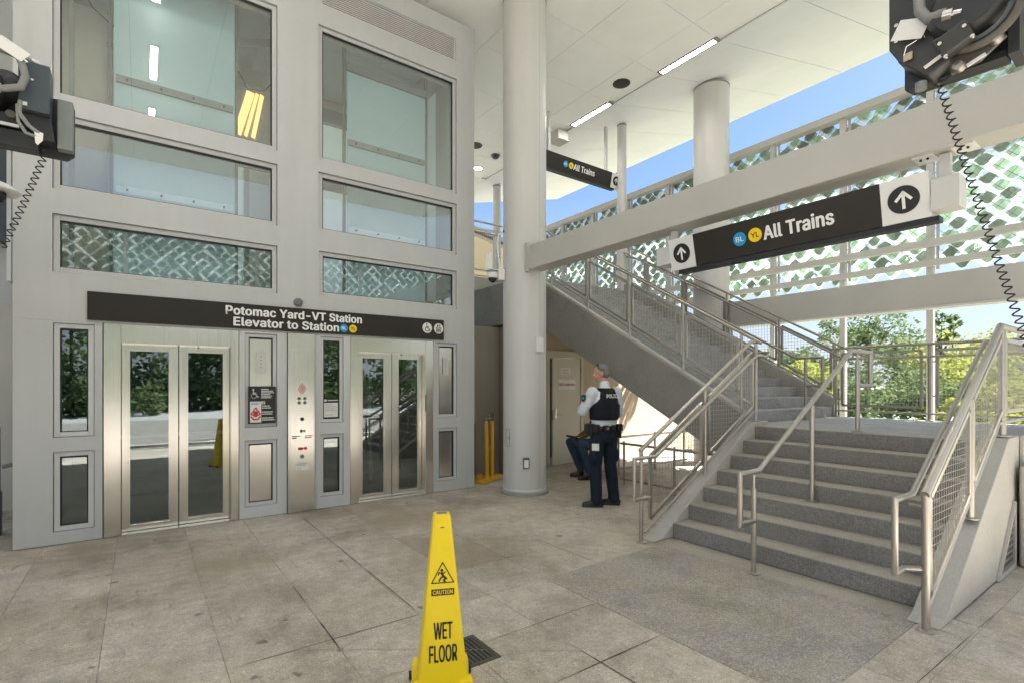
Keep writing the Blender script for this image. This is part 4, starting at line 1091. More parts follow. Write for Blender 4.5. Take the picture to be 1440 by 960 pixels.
# ------------------------------------------------------------------ glass tile screen
scx = 10.30
scr = thing('glass_tile_screen', (scx, 5.0, 0), 'tall screen of green glass fish scale tiles on pale posts beyond the stairs', 'screen')
PY = [5.28-1.272*k for k in range(-7, 7)]
for y in PY:
    b = MB(); b.box(scx, scx+.09, y-.045, y+.045, 0, 6.40); b.box(scx+.095, scx+.12, y-.10, y-.06, 3.45, 6.40)
    b.build('post', M['beam'], scr)
y0, y1 = PY[-1]-.5, PY[0]+.5
MB().box(scx-.06, scx+.14, y0, y1, 6.405, 6.535).build('top_rail', M['beam'], scr, bevel=.008)
MB().box(scx-.10, scx-.002, y0, y1, 3.80, 3.915).build('cross_rail', M['beam'], scr, bevel=.006)
MB().box(scx-.04, scx-.001, y0, y1, 3.49, 3.595).build('cross_rail', M['beam'], scr, bevel=.006)
MB().box(scx+.05, scx+.09, y0, y1, 5.2, 5.23).build('cross_rail', M['beam'], scr) if False else None
def tile_mesh(kind):
    h = (.112, .118, .104, .122)[kind]
    # diamond with a rounded lower tip; y across, z up
    right = [(h*.98, 0), (h*.62, -h*.42), (h*.42, -h*.72), (h*.16, -h*.90)]
    pts = [(0, h*.98)]+right+[(-a, b_) for a, b_ in right[::-1]]
    sy_, sz_ = ((-.030, .028), (.020, .030), (-.034, -.006), (-.010, .024))[kind]
    k = len(pts); th = .006; fold = .022
    def q(y, z, dx): return (dx+fold*(1-abs(y)/h), y+sy_, z+sz_)
    vs = [q(y, z, 0) for y, z in pts]+[q(0, -h*.2, 0)]+[q(y, z, th) for y, z in pts]+[q(0, -h*.2, th)]
    c0, c1 = k, 2*k+1; fs = []; mi = []
    for i in range(k):
        j = (i+1) % k; side = 0 if kind != 3 and pts[i][0]+pts[j][0] >= -.05 else 0
        fs.append((c0, i, j)); mi.append(side); fs.append((c1, k+1+j, k+1+i)); mi.append(side)
        fs.append((i, j, k+1+j, k+1+i)); mi.append(side)
    # the flat sheet behind, in white, grey and light green quarters
    ca_, sa_ = math.cos(-tilt0), math.sin(-tilt0); o = len(vs); hb = .149
    cy_, cz_ = ((-.045, .030), (.04, .03), (-.03, -.035), (0, 0))[kind]
    for y, z in ((0, hb), (hb, 0), (0, -hb), (-hb, 0), (cy_, cz_)):
        x = .045; vs.append((x*ca_+z*sa_, y, -x*sa_+z*ca_))
    for q_, m in zip(((0, 1, 4), (1, 2, 4), (2, 3, 4), (3, 0, 4)), ((1, 2, 0, 1), (0, 1, 2, 1), (2, 1, 0, 2), (1, 0, 1, 0))[kind]): fs.append(tuple(o+i for i in q_)); mi.append(m)
    return vs, fs, mi
tilt0 = R(14)
TILES = [tile_mesh(k) for k in range(4)]
rng = random.Random(3)
cand = []
row = 0; z = 3.53
while z < 6.52:
    y = y0+.15+(.15 if row % 2 else 0)
    while y < y1:
        if min(abs(y-p) for p in PY) > .055:
            cand.append((y, z, tilt0+rng.gauss(0, R(5)), rng.gauss(0, R(7)), rng.choice((0, 0, 0, 1, 1, 2, 3))))
        y += .30
    z += .15; row += 1
def key(c):
    return 0 if in_view(scx, c[0], c[1], 0) else 1, c[0]+.2*abs(c[1]-4.4)
cand.sort(key=key)
TME = []
for tv, tf, tm in TILES:
    tme = D.meshes.new('glass_tile'); tme.from_pydata(tv, [], tf)
    for mm in ('tile', 'tile_grey', 'tile_white'): tme.materials.append(M[mm])
    for p, m in zip(tme.polygons, tm): p.material_index = m
    tme.update(); TME.append(tme)
for y, z, a, yaw, kd in cand[:300]:
    inst('glass_tile', TME[kd], (scx+.16, y, z), scr, (0, a, yaw))
def tile_mass(name, items, parent, x=None, axis='Y'):
    b = MB(); mats = []
    for y, z, a, yaw, kd in items:
        tv, tf, tm = TILES[kd]
        rot = Matrix.Rotation(yaw, 3, 'Z') @ Matrix.Rotation(a, 3, 'Y'); vs = []
        for v in tv:
            q = rot @ Vector(v)
            vs.append((x+q.x, y+q.y, z+q.z) if axis == 'Y' else (y+q.y, x-q.x, z+q.z))
        b.add(vs, tf); mats += tm
    o = b.build(name, [M['tile'], M['tile_grey'], M['tile_white']], parent, fix=False)
    o.data.polygons.foreach_set('material_index', mats); return stuff(o)
tile_mass('glass_tile_field', cand[300:], scr, scx+.16)
# diagonal cables carrying the tiles
cb = MB(); zlo, zhi = 3.53, 6.36
n0 = int((y1-y0)/.3)+12
for k in range(-12, n0+12):
    for s in (1, -1):
        ya = y0+.15+.3*k; a, c_ = (ya, zlo), (ya+s*(zhi-zlo), zhi)
        t0, t1 = 0, 1
        dy = c_[0]-a[0]
        for lim in (y0, y1):
            t = (lim-a[0])/dy
            if (lim == y0) == (s > 0): t0 = max(t0, t)
            else: t1 = min(t1, t)
        if t1 > t0+.02:
            p = lambda t: (scx+.15, a[0]+dy*t, zlo+(zhi-zlo)*t)
            cb.tube([p(t0), p(t1)], .0045, 4, False)
stuff(cb.build('cable_net', M['gap'], scr, fix=False))

# the same kind of screen on the entrance side, behind the camera (it shows in the window panes)
scr2 = MB(); items = []
row = 0; z = 4.45
while z < 6.3:
    y = -7.0+(.15 if row % 2 else 0)
    while y < 9.6: items.append((y, z, tilt0+rng.gauss(0, R(5)), rng.gauss(0, R(7)), rng.choice((0, 0, 0, 1, 1, 2, 3)))); y += .30
    z += .15; row += 1
o = tile_mass('entrance_tile_screen', items, None, -4.2, 'X')
tag(o, 'second screen of green glass fish scale tiles over the entrance', 'screen')
fr2 = thing('entrance_frame', (1.2, -4.1, 0), 'pale steel frame carrying the entrance tile screen', 'frame')
MB().box(-7.2, 9.7, -4.12, -3.98, 6.35, 6.48).build('top_rail', M['beam'], fr2)
MB().box(-7.2, 9.7, -4.12, -3.98, 4.22, 4.33).build('bottom_rail', M['beam'], fr2)
for k in range(6): MB().box(-7.0+3.3*k, -6.9+3.3*k, -4.10, -4.0, 0, 6.349).build('post', M['beam'], fr2)

# ------------------------------------------------------------------ hanging signs
hs = thing('hanging_sign', (4.56, 2.2, 2.75), 'large dark hanging sign reading All Trains with an arrow at each end', 'sign')
FZ0, FZ1, FX0, FX1 = 2.785, 3.092, 4.53, 4.46
fxx = lambda z: FX0+(FX1-FX0)*(z-FZ0)/(FZ1-FZ0)
sec = [(FX0, FZ0), (FX1, FZ1), (4.70, FZ1), (4.63, FZ0)]
def secprism(y0, y1, q=0): return MB().prism([(FX0+q, FZ0), (FX1+q, FZ1), (4.70-q, FZ1), (4.63-q, FZ0)], 'Y', y0, y1)
secprism(1.488, 3.085).build('panel', M['brown_sign'], hs)
secprism(3.087, 3.375, -.004).build('arrow_panel', M['white_sign'], hs)
secprism(1.192, 1.486, -.004).build('arrow_panel', M['white_sign'], hs)
MB().box(4.535, 4.625, 1.15, 3.30, 2.745, 2.783).build('bottom_fin', M['black'], hs)
MB().box(4.49, 4.66, 3.377, 3.55, 2.86, 3.05).build('end_cap', M['steel_paint'], hs, bevel=.006)
MB().box(4.49, 4.66, 1.03, 1.190, 2.815, 3.035).build('end_cap', M['steel_paint'], hs, bevel=.006)
for y in (3.385, 1.125): MB().box(4.555, 4.605, y-.03, y+.03, 3.045, 3.212).build('hanger_strap', M['steel_paint'], hs)
sxd = Vector((0, -1, 0)); syd = Vector((FX1-FX0, 0, FZ1-FZ0)).normalized(); nn = sxd.cross(syd)
def onface(y, z, d=.002): return Vector((fxx(z), y, z))+nn*d
text('All Trains', .112, M['white'], onface(2.378, 2.887), sxd, syd, hs, width=.565, bold=.028)
line_dot(*onface(2.605, 2.940), .062, M['blue'], 'BL', hs, sxd, syd, M['white'])
line_dot(*onface(2.458, 2.945), .062, M['yellow_dot'], 'YL', hs, sxd, syd, M['black'])
def arrow(c, r, xd, yd, parent):
    d = disc(c, xd, yd, r, M['black'], parent, 'arrow_disc', .002, 40)
    n = Vector(xd).normalized().cross(Vector(yd).normalized())
    w_ = .2
    pl = stroke([(0, -.62), (0, .42)], w_)+stroke([(-.46, -.02), (0, .52), (.46, -.02)], w_)
    polyface(Vector(c)+n*.0023, xd, yd, [[(x*r, y*r) for x, y in p] for p in pl], M['white'], parent, 'arrow', .001)
arrow(onface(3.232, 2.940, .006), .098, sxd, syd, hs)
arrow(onface(1.345, 2.940, .006), .098, sxd, syd, hs)

ss = thing('hanging_sign', (7.8, 8.2, 6.08), 'smaller distant dark sign reading All Trains beside the slender column', 'sign')
z0, z1 = 6.10, 6.41; sec2 = [(8.17, z0), (8.10, z1), (8.34, z1), (8.27, z0)]
MB().prism(sec2, 'X', 6.55, 8.69).build('panel', M['brown_sign'], ss)
MB().prism([(a-.004 if a < 8.2 else a+.004, b_) for a, b_ in sec2], 'X', 8.692, 8.985).build('arrow_panel', M['white_sign'], ss)
MB().box(8.987, 9.13, 8.13, 8.30, 6.12, 6.36).build('end_cap', M['white_sign'], ss)
MB().box(6.55, 8.82, 8.175, 8.265, 6.06, 6.098).build('bottom_fin', M['black'], ss)
for x in (6.9, 8.6): MB().box(x-.03, x+.03, 8.19, 8.25, 6.411, ez(x)-.02 if x > 7.75 else CZ-.001).build('hanger_strap', M['steel_paint'], ss)
xd2 = Vector((1, 0, 0)); yd2 = Vector((0, -.07, .31)).normalized(); n2 = xd2.cross(yd2)
of2 = lambda x, z, d=.002: Vector((x, 8.17-.07*(z-z0)/(z1-z0), z))+n2*d
text('All Trains', .118, M['white'], of2(7.53, 6.205), xd2, yd2, ss, width=.62)
line_dot(*of2(7.30, 6.265), .065, M['blue'], 'BL', ss, xd2, yd2, M['white'])
line_dot(*of2(7.455, 6.265), .065, M['yellow_dot'], 'YL', ss, xd2, yd2, M['black'])
arrow(of2(8.84, 6.26, .006), .10, xd2, yd2, ss)

# ------------------------------------------------------------------ things on the round column
c1 = Vector((4.64, 6.085, 0)); cr = .322
def on_col(px, py_, z, d=0):
    n = (Vector((px, py_, 0))-c1); n.z = 0; n.normalize(); t_ = Vector((-n.y, n.x, 0))
    return c1+n*(cr+d)+Vector((0, 0, z)), n, t_
def colbox(p, n, t_, w_, h, d): return MB().obox(p+n*d/2, t_*w_/2, n*d/2, Vector((0, 0, h/2)))
def dirpt(u):           # where the sight line from the photographer's spot at this bearing meets the shaft
    x = (u-720)/720; d = Vector((.58662+x*.80986, .80986-x*.58662, 0)); a = d.dot(d); b_ = -2*d.dot(c1); c_ = c1.dot(c1)-cr*cr
    s = (-b_-math.sqrt(b_*b_-4*a*c_))/(2*a); return d*s
q = dirpt(757); p, n, t_ = on_col(q.x, q.y, 2.165)
t = thing('strobe_box', p, 'white strobe box on the right side of the thick column', 'box')
bx = colbox(p, n, t_, .13, .215, .045).build('housing', M['white_sign'], t, bevel=.01)
colbox(p+n*.0455+Vector((0, 0, .04)), n, t_, .07, .07, .012).build('lens', M['paper'], t, bevel=.004)
colbox(p+n*.0455-Vector((0, 0, .05)), n, t_, .10, .06, .004).build('label', M['paper'], t)
q = dirpt(740); p, n, t_ = on_col(q.x, q.y, .475)
t = thing('power_outlet', p, 'small white outlet cover low on the thick column', 'outlet')
colbox(p, n, t_, .088, .155, .03).build('cover', M['motor_box'], t, bevel=.006)
colbox(p+n*.0305-Vector((0, 0, .006)), n, t_, .064, .115, .012).build('flap', M['white_sign'], t, bevel=.004)
colbox(p+n*.031+Vector((0, 0, .066)), n, t_, .07, .014, .014).build('hood', M['motor_box'], t)
q = dirpt(714); p, n, t_ = on_col(q.x, q.y, .825)
t = thing('access_hatch', p, 'small flush hatch door with dark outline low on the left side of the thick column', 'hatch')
for k in range(6):
    a = math.atan2(n.y, n.x)+(k-2.5)*.042; nk = Vector((math.cos(a), math.sin(a), 0)); tk = Vector((-nk.y, nk.x, 0)); pk = c1+nk*(cr-.002)+Vector((0,0,.825))
    MB().obox(pk, tk*.0072, nk*.003, Vector((0,0,.122))).build('hatch_panel', M['steel_paint'], t)
for a_ in (-3.05, 3.05):
    a = math.atan2(n.y, n.x)+a_*.042; nk = Vector((math.cos(a), math.sin(a), 0)); tk = Vector((-nk.y, nk.x, 0))
    MB().obox(c1+nk*cr+Vector((0,0,.825)), tk*.0026, nk*.0018, Vector((0,0,.125))).build('edge_gap', M['dark'], t)
for s in (-1, 1):
    b = MB()
    pts = [c1+Vector((math.cos(math.atan2(n.y, n.x)+k*.042), math.sin(math.atan2(n.y, n.x)+k*.042), 0))*(cr+.001)+Vector((0,0,.825+s*.124)) for k in (-3, -2, -1, 0, 1, 2, 3)]
    b.tube(pts, .0022, 5).build('edge_gap', M['dark'], t)
MB().cyl(p+n*.001+t_*.028, p+n*.008+t_*.028, .012, 12).build('lock', M['grey_in'], t, True)
# camera with conduit
q = dirpt(708.5); p, n, t_ = on_col(q.x, q.y, 3.20)
t = thing('security_camera', p, 'white security camera with a bent conduit on the left of the thick column', 'camera')
colbox(p, n, t_, .16, .17, .10).build('back_box', M['white_sign'], t, bevel=.015)
hd = p+n*.17+Vector((0,0,.0))
MB().cyl(p+n*.10, p+n*.18, .045, 14).build('arm', M['white_sign'], t, True)
MB().lathe(hd+Vector((0,0,-.06)), [(.015, -.055), (.05, -.035), (.066, 0), (.066, .01)], 20).build('dome', M['black'], t, True)
MB().lathe(hd+Vector((0,0,-.05)), [(.075, 0), (.085, .02), (.085, .075), (.05, .10), (.0, .105)], 20).build('housing', M['white_sign'], t, True)
MB().box(hd.x-.10, hd.x+.10, hd.y-.09, hd.y+.09, hd.z+.056, hd.z+.066).build('sun_shield', M['white_sign'], t)
cc = p+n*.05
MB().tube([cc+Vector((0,0,.085)), cc+Vector((0,0,.25))+n*.03, cc+Vector((0,0,.48))+n*.045, cc+Vector((0,0,.6))+n*.02+t_*-.03, c1+n*cr+Vector((0,0,3.86))+t_*-.01], .016, 8).build('conduit', M['white_sign'], t, True)
MB().tube([cc+Vector((0,0,.26))+n*.031, cc+Vector((0,0,.31))+n*.035], .022, 10).build('coupling', M['steel'], t, True)
MB().lathe(c1+n*(cr-.01)+Vector((0,0,3.85)), [(.0, .025), (.022, .015), (.022, -.015), (.0, -.025)], 10).build('grommet', M['dark'], t, True)

# ------------------------------------------------------------------ yellow stand by the tower corner
t = thing('barrier_stand', (4.72, 7.15, 0), 'pair of yellow steel posts on a flat foot between the tower and the thick column', 'barrier')
for x, y, h in ((4.63, 7.09, .97), (4.80, 7.20, .955)):
    po = MB().cyl((x, y, .05), (x+(.0 if x > 4.7 else -.02), y, h), .031, 16).build('post', M['yellow_paint'], t, True)
    MB().lathe((x-.01, y, 0), [(.034, .52), (.037, .53), (.037, .56), (.034, .57)], 16).build('collar', M['yellow_paint'], po, True)
    MB().lathe((x-.016 if x < 4.7 else x, y, 0), [(.033, h-.005), (.02, h+.015), (.012, h+.03), (.0, h+.032)], 14).build('cap', M['yellow_paint'], po, True)
MB().obox((4.70, 7.12, .028), (.30, .16, 0), (-.04, .075, 0), (0, 0, .025)).build('foot', M['yellow_paint'], t, bevel=.006)
MB().obox((4.50, 7.13, .09), (.03, .02, 0), (-.02, .03, 0), (0, 0, .04)).build('hinge_block', M['yellow_paint'], t, bevel=.006)
MB().box(4.40, 4.50, 7.25, 7.30, .10, .95).build('backing_pad', M['dark'], t)
# ------------------------------------------------------------------ wet floor cone
CX, CY = 1.276, 2.39
cone = thing('caution_cone', (CX, CY, 0), 'tall yellow wet floor cone standing near the camera', 'cone')
yaw = R(-30); ca, sa = math.cos(yaw), math.sin(yaw)
fwd = Vector((-.4753, -.8906, 0)).normalized()      # towards the photographer
fwd = Matrix.Rotation(R(4), 3, 'Z') @ fwd
rgt = Vector((-fwd.y, fwd.x, 0))
def cl(x, y, z): return Vector((CX, CY, 0))+rgt*x+fwd*y+Vector((0, 0, z))
def rsq(h, r, n=5):
    out = []
    for k, (sx_, sy_) in enumerate(((1,1),(-1,1),(-1,-1),(1,-1))):
        for i in range(n):
            a = R(90*k+90*i/(n-1)); out.append((sx_*(h-r)+r*math.cos(a), sy_*(h-r)+r*math.sin(a)))
    return out
b = MB(); prof = [(.135, .02), (.127, .05), (.124, .10), (.0455, .912), (.042, .925), (.036, .928)]
rings = [[cl(x, y, z) for x, y in rsq(h, min(.016, h*.35))] for h, z in prof]
k = len(rings[0]); vs = [v for r_ in rings for v in r_]
fs = [(i*k+j, i*k+(j+1) % k, (i+1)*k+(j+1) % k, (i+1)*k+j) for i in range(len(rings)-1) for j in range(k)]
fs.append(tuple((len(rings)-1)*k+j for j in range(k)))
b.add(vs, fs); b.build('body', M['yellow'], cone, True)
ins = MB(); ins.add([cl(x, y, .9285) for x, y in rsq(.026, .008)], [tuple(range(20))]); ins.build('top_hole', M['gap'], cone, fix=False)
for sx_, sy_ in ((1,1),(-1,1),(-1,-1),(1,-1)):
    c_ = cl(sx_*.112, sy_*.112, 0)
    fb = MB(); q = [cl(sx_*.112+x, sy_*.112+y, z) for z, s in ((.004, 1), (.095, .92), (.112, .75)) for x, y in rsq(.042*s, .02*s)]
    kk = 20; fb.add(q, [(i*kk+j, i*kk+(j+1) % kk, (i+1)*kk+(j+1) % kk, (i+1)*kk+j) for i in range(2) for j in range(kk)]+[tuple(2*kk+j for j in range(kk)), tuple(range(kk-1,-1,-1))])
    f = fb.build('foot', M['yellow'], cone, True)
    MB().cyl(cl(sx_*.154, sy_*.13, .024), cl(sx_*.168, sy_*.13, .024), .022, 14).build('wheel', M['dark'], f, True)
slope = (.124-.0455)/(.912-.10)
hz = lambda z: .124-slope*(z-.10)
upv = (Vector((0, 0, 1))-fwd*slope).normalized(); nf = rgt.cross(upv)
pf_ = lambda x, z, d=.001: cl(x, hz(z), z)+nf*d
tri_ = [(0, .078), (-.062, -.032), (.062, -.032)]
polyface(pf_(0, .625), rgt, upv, stroke([(0, .066), (-.056, -.034), (.056, -.034), (0, .066)], .0055), M['black'], cone, 'warning_triangle', .0006)
man = [arcp(-.004, .030, .0075, 0, 330, 10)]+stroke([(-.006, .018), (.004, .0), (.018, -.012)], .011)+stroke([(.018, -.012), (.004, -.018), (.012, -.026)], .008)+stroke([(-.004, .014), (-.018, .02), (-.022, .008)], .006)+stroke([(-.002, .012), (.014, .022)], .006)+stroke([(.004, .0), (-.010, -.008), (-.018, -.022)], .008)
polyface(pf_(0, .622), rgt, upv, man, M['black'], cone, 'falling_figure', .0006)
polyface(pf_(0, .545), rgt, upv, [[(-.058, -.016), (.058, -.016), (.058, .016), (-.058, .016)]], M['black'], cone, 'caution_band', .0006)
text('CAUTION', .019, M['yellow'], pf_(0, .5360, .0022), rgt, upv, cone, align='CENTER', bold=.02, depth=.0003, width=.10)
text('WET', .080, M['black'], pf_(0, .318), rgt, upv, cone, align='CENTER', bold=.012, depth=.0004, width=.092)
text('FLOOR', .080, M['black'], pf_(0, .208), rgt, upv, cone, align='CENTER', bold=.012, depth=.0004, width=.138)
polyface(pf_(0, .865), rgt, upv, [[(-.009, -.004), (.009, -.004), (.009, .004), (-.009, .004)]], M['gap'], cone, 'slot', .0006)

# ------------------------------------------------------------------ shutter motors with coiled cords
def helix(path, r, pitch, n=9):
    P = [Vector(p) for p in path]; L = [0]
    for a, b_ in zip(P, P[1:]): L.append(L[-1]+(b_-a).length)
    tot = L[-1]; out = []; steps = int(tot/pitch*n)
    for i in range(steps+1):
        s = tot*i/steps; k = max(j for j in range(len(L)-1) if L[j] <= s+1e-9); f = (s-L[k])/(L[k+1]-L[k])
        c_ = P[k].lerp(P[k+1], f); d = (P[min(k+1, len(P)-1)]-P[k]).normalized(); u = d.orthogonal().normalized(); w_ = d.cross(u)
        a = 2*math.pi*i/n; out.append(c_+u*math.cos(a)*r+w_*math.sin(a)*r)
    return out
def sag(a, b_, s, n=24):
    a, b_ = Vector(a), Vector(b_); return [a.lerp(b_, k/n)-Vector((0,0,1))*s*4*(k/n)*(1-k/n) for k in range(n+1)]

# right hand motor: plate in the plane X = 2.70
mo = thing('shutter_motor', (2.7, .68, 2.86), 'black roller shutter motor hanging at the upper right corner', 'motor')
MB().prism([(.863, 3.5), (.863, 3.085), (.806, 2.975), (.806, 2.882), (.775, 2.850), (.470, 2.835), (.470, 3.5)], 'X', 2.70, 2.725).build('back_plate', M['motor'], mo, bevel=.004)
MB().prism([(.775, 2.850), (.470, 2.835), (.470, 2.860), (.775, 2.875)], 'X', 2.64, 2.699).build('plate_lip', M['motor'], mo)
MB().prism([(.462, 3.30), (.462, 2.83), (.43, 2.83), (.43, 3.0), (.455, 3.30)], 'X', 2.62, 2.76).build('side_bracket', M['motor'], mo)
gx = MB().prism([(.828, 3.05), (.805, 2.98), (.705, 2.872), (.628, 2.912), (.70, 3.10), (.745, 3.11)], 'X', 2.57, 2.699).build('gear_box', M['motor_grey'], mo, bevel=.008)
MB().box(2.555, 2.5595, .752, .782, 2.965, 2.995).build('type_plate', M['tan'], gx)
MB().obox((2.557, .682, 2.918), (.002, 0, 0), (0, .03, -.013), (0, .003, .006)).build('warning_strip', M['paper'], gx)
MB().cyl((2.60, .735, 2.872), (2.60, .735, 2.842), .020, 16).build('limit_knob', M['grey_in'], gx, True)
# motor barrel, pulley and bracket
def ringz(cx, cy, cz, R0, r_, a0, a1, n=18): return [(cx, cy+R0*math.cos(R(a0+(a1-a0)*k/n)), cz+R0*math.sin(R(a0+(a1-a0)*k/n))) for k in range(n+1)]
MB().lathe((2.60, .585, 3.095), [(.0, -.105), (.10, -.10), (.125, -.07), (.125, .09), (.0, .095)], 28, 'X').build('motor_barrel', M['motor'], mo, True)
MB().tube(ringz(2.535, .575, 3.075, .125, .02, 180, 340), .016, 10).build('brake_ring', M['grille'], mo, True)
MB().tube(ringz(2.52, .575, 3.075, .098, .02, 190, 350), .008, 8).build('brake_ring', M['motor_box'], mo, True)
MB().prism([(.690, 3.02), (.600, 3.055), (.575, 2.985), (.668, 2.945)], 'X', 2.47, 2.53).build('terminal_cover', M['motor_grey'], mo, bevel=.006)
for y, z in ((.68, 3.012), (.608, 3.04), (.585, 2.99), (.662, 2.955)): MB().cyl((2.46, y, z), (2.4695, y, z), .007, 8).build('screw', M['steel'], mo)
MB().prism([(.650, 2.93), (.500, 2.975), (.487, 2.94), (.56, 2.885), (.645, 2.875)], 'X', 2.56, 2.575).build('mount_bracket', M['grille'], mo)
for y, z in ((.625, 2.90), (.52, 2.952)):
    MB().lathe((2.55, y, z), [(.0, -.022), (.017, -.018), (.022, 0), (.022, .008)], 12, 'X').build('mount_bolt', M['rail_dark'], mo, True)
MB().bar((2.555, .60, 2.887), (2.555, .545, 2.905), .006, .012).build('mount_tab', M['paper'], mo)
MB().tube([(2.56, .755, 3.5), (2.54, .752, 3.28), (2.53, .745, 3.18), (2.52, .715, 3.128), (2.51, .68, 3.118), (2.51, .655, 3.112)], .019, 12).build('conduit', M['conduit'], mo, True)
MB().tube([(2.508, .668, 3.112), (2.508, .640, 3.105)], .024, 12).build('conduit_nut', M['steel'], mo, True)
MB().tube([(2.508, .640, 3.105), (2.51, .615, 3.098)], .015, 10).build('conduit_nut', M['steel'], mo, True)
MB().obox((2.545, .775, 3.125), (.0008, 0, 0), (0, -.052, -.022), (0, -.018, .034)).build('tag_card', M['paper'], mo)
MB().tube([(2.545, .765, 3.095), (2.56, .75, 3.075), (2.55, .79, 3.06), (2.555, .80, 3.03)], .0022, 5).build('tag_wire', M['steel'], mo)
MB().tube([(2.55, .76, 3.085), (2.56, .735, 3.09), (2.57, .73, 3.07)], .0022, 5).build('tag_wire', M['steel'], mo)
for y, z in ((.835, 3.18), (.835, 3.11)): MB().cyl((2.692, y, z), (2.6995, y, z), .008, 8).build('screw', M['steel'], mo)
MB().box(2.60, 2.66, .505, .535, 3.03, 3.13).build('release_tab', M['green_led'], mo)
MB().tube(sag((2.60, .60, 2.93), (2.58, .53, 2.99), .03, 8), .006, 6).build('cable', M['dark'], mo, True)
MB().tube(sag((2.6, .69, 2.87), (2.58, .60, 2.90), .015, 8), .005, 6).build('cable', M['dark'], mo, True)
for ch_ in [o_ for o_ in mo.children if o_.type == 'MESH' and o_.name.split('.')[0] not in ('back_plate', 'plate_lip', 'side_bracket')]:
    d_ = 2.70-sum(v.co.x for v in ch_.data.vertices)/len(ch_.data.vertices)-ORG[mo.name].x      # fittings standing off the plate sit lower on it
    ch_.location = (0, -.24*d_, -.50*d_)
cord = helix(sag((2.66, .675, 2.845), (2.74, .42, 1.72), .02), .0125, .030)
tag(MB().tube(cord, .0032, 5).build('coiled_cord', M['dark'], None, True), 'black coiled cord hanging from the motor at the upper right', 'cord', None)
hd_ = thing('shutter_hood', (2.9, .3, 2.86), 'pale grey roller shutter hood at the upper right corner', 'hood')
MB().prism([(.535, 3.135), (.445, 2.87), (.20, 2.80), (-.4, 2.80), (-.4, 3.6), (.60, 3.6)], 'X', 2.73, 3.15).build('end_cover', M['steel_paint'], hd_, bevel=.006)
MB().box(2.729, 3.14, -1.9, -.402, 2.81, 3.58).build('curtain_box', M['steel_paint'], hd_)

# left hand motor: plate in the plane Y = 3.40
ml = thing('shutter_motor', (-.42, 3.4, 2.73), 'blue grey roller shutter motor hanging at the left edge', 'motor')
MB().prism([(-.95, 2.725), (-.30, 2.722), (-.272, 2.75), (-.272, 2.99), (-.335, 3.02), (-.95, 3.02)], 'Y', 3.40, 3.42).build('back_plate', M['motor'], ml, bevel=.003)
MB().prism([(-.95, 2.725), (-.40, 2.722), (-.40, 2.80), (-.95, 2.80)], 'Y', 3.335, 3.399).build('lower_channel', M['motor'], ml, bevel=.004)
MB().box(-.335, -.274, 3.34, 3.399, 2.755, 3.0).build('end_box', M['grey_in'], ml, bevel=.006)
bx = MB().box(-.462, -.352, 3.26, 3.395, 2.88, 3.108).build('control_box', M['motor_box'], ml, bevel=.005)
MB().prism([(-.462, 2.878), (-.352, 2.878), (-.338, 2.768), (-.40, 2.766)], 'Y', 3.30, 3.395).build('lower_cover', M['motor'], bx, bevel=.004)
MB().box(-.458, -.43, 3.2565, 3.2595, 2.895, 2.912).build('label', M['paper'], bx)
MB().box(-.418, -.408, 3.2565, 3.2595, 3.02, 3.028).build('label', M['paper'], bx)
MB().lathe((-.60, 3.30, 2.96), [(.0, -.11), (.075, -.10), (.095, -.07), (.095, .09)], 24, 'Y').build('motor_barrel', M['motor'], ml, True)
MB().lathe((-.50, 3.29, 2.985), [(.0, -.06), (.045, -.05), (.055, -.03), (.055, .07)], 20, 'Y').build('motor_cap', M['motor'], ml, True)
MB().tube([(-.95, 3.26, 3.17), (-.62, 3.27, 3.15), (-.47, 3.29, 3.135), (-.40, 3.31, 3.12)], .017, 10).build('conduit', M['conduit'], ml, True)
MB().tube([(-.455, 3.23, 3.10), (-.44, 3.22, 3.06), (-.43, 3.215, 3.01), (-.445, 3.21, 2.955), (-.50, 3.21, 2.93), (-.62, 3.21, 2.935)], .015, 10).build('conduit', M['conduit'], ml, True)
MB().tube([(-.54, 3.21, 2.931), (-.51, 3.21, 2.929)], .02, 10).build('conduit_nut', M['steel_paint'], ml, True)
MB().tube([(-.45, 3.23, 2.90), (-.452, 3.22, 2.84), (-.42, 3.22, 2.79), (-.385, 3.23, 2.768)], .009, 8).build('cable', M['conduit'], ml, True)
MB().tube([(-.46, 3.23, 2.88), (-.455, 3.22, 2.80), (-.43, 3.22, 2.755), (-.39, 3.23, 2.75)], .007, 8).build('cable', M['grey_in'], ml, True)
MB().obox((-.475, 3.20, 3.115), (.048, 0, -.026), (0, .001, 0), (.016, 0, .022)).build('tag_card', M['paper'], ml)
MB().tube([(-.44, 3.20, 3.085), (-.425, 3.21, 3.078), (-.44, 3.22, 3.07)], .004, 6).build('tag_wire', M['steel'], ml)
MB().tube([(-.42, 3.30, 3.13), (-.40, 3.30, 3.125), (-.38, 3.32, 3.10)], .012, 8).build('elbow', M['white_sign'], ml, True)
MB().prism([(-.402, 2.775), (-.37, 2.77), (-.372, 2.735), (-.39, 2.71), (-.398, 2.72)], 'Y', 3.222, 3.224).build('hang_tag', M['paper'], ml)
for x, z in ((-.66, 2.86), (-.56, 2.845), (-.49, 2.85)): MB().cyl((x, 3.28, z), (x, 3.335, z), .018, 10).build('mount_bolt', M['grille'], ml, True)
MB().box(-.70, -.47, 3.30, 3.36, 2.81, 2.86).build('gear_block', M['motor'], ml)
MB().box(-.56, -.46, 3.27, 3.279, 2.79, 2.803).build('gear_trim', M['steel_paint'], ml)
cord = helix(sag((-.372, 3.33, 2.728), (-.535, 3.40, 2.25), .015), .0125, .030)
tag(MB().tube(cord, .0032, 5).build('coiled_cord', M['dark'], None, True), 'black coiled cord hanging in front of the pale tower at the left', 'cord')

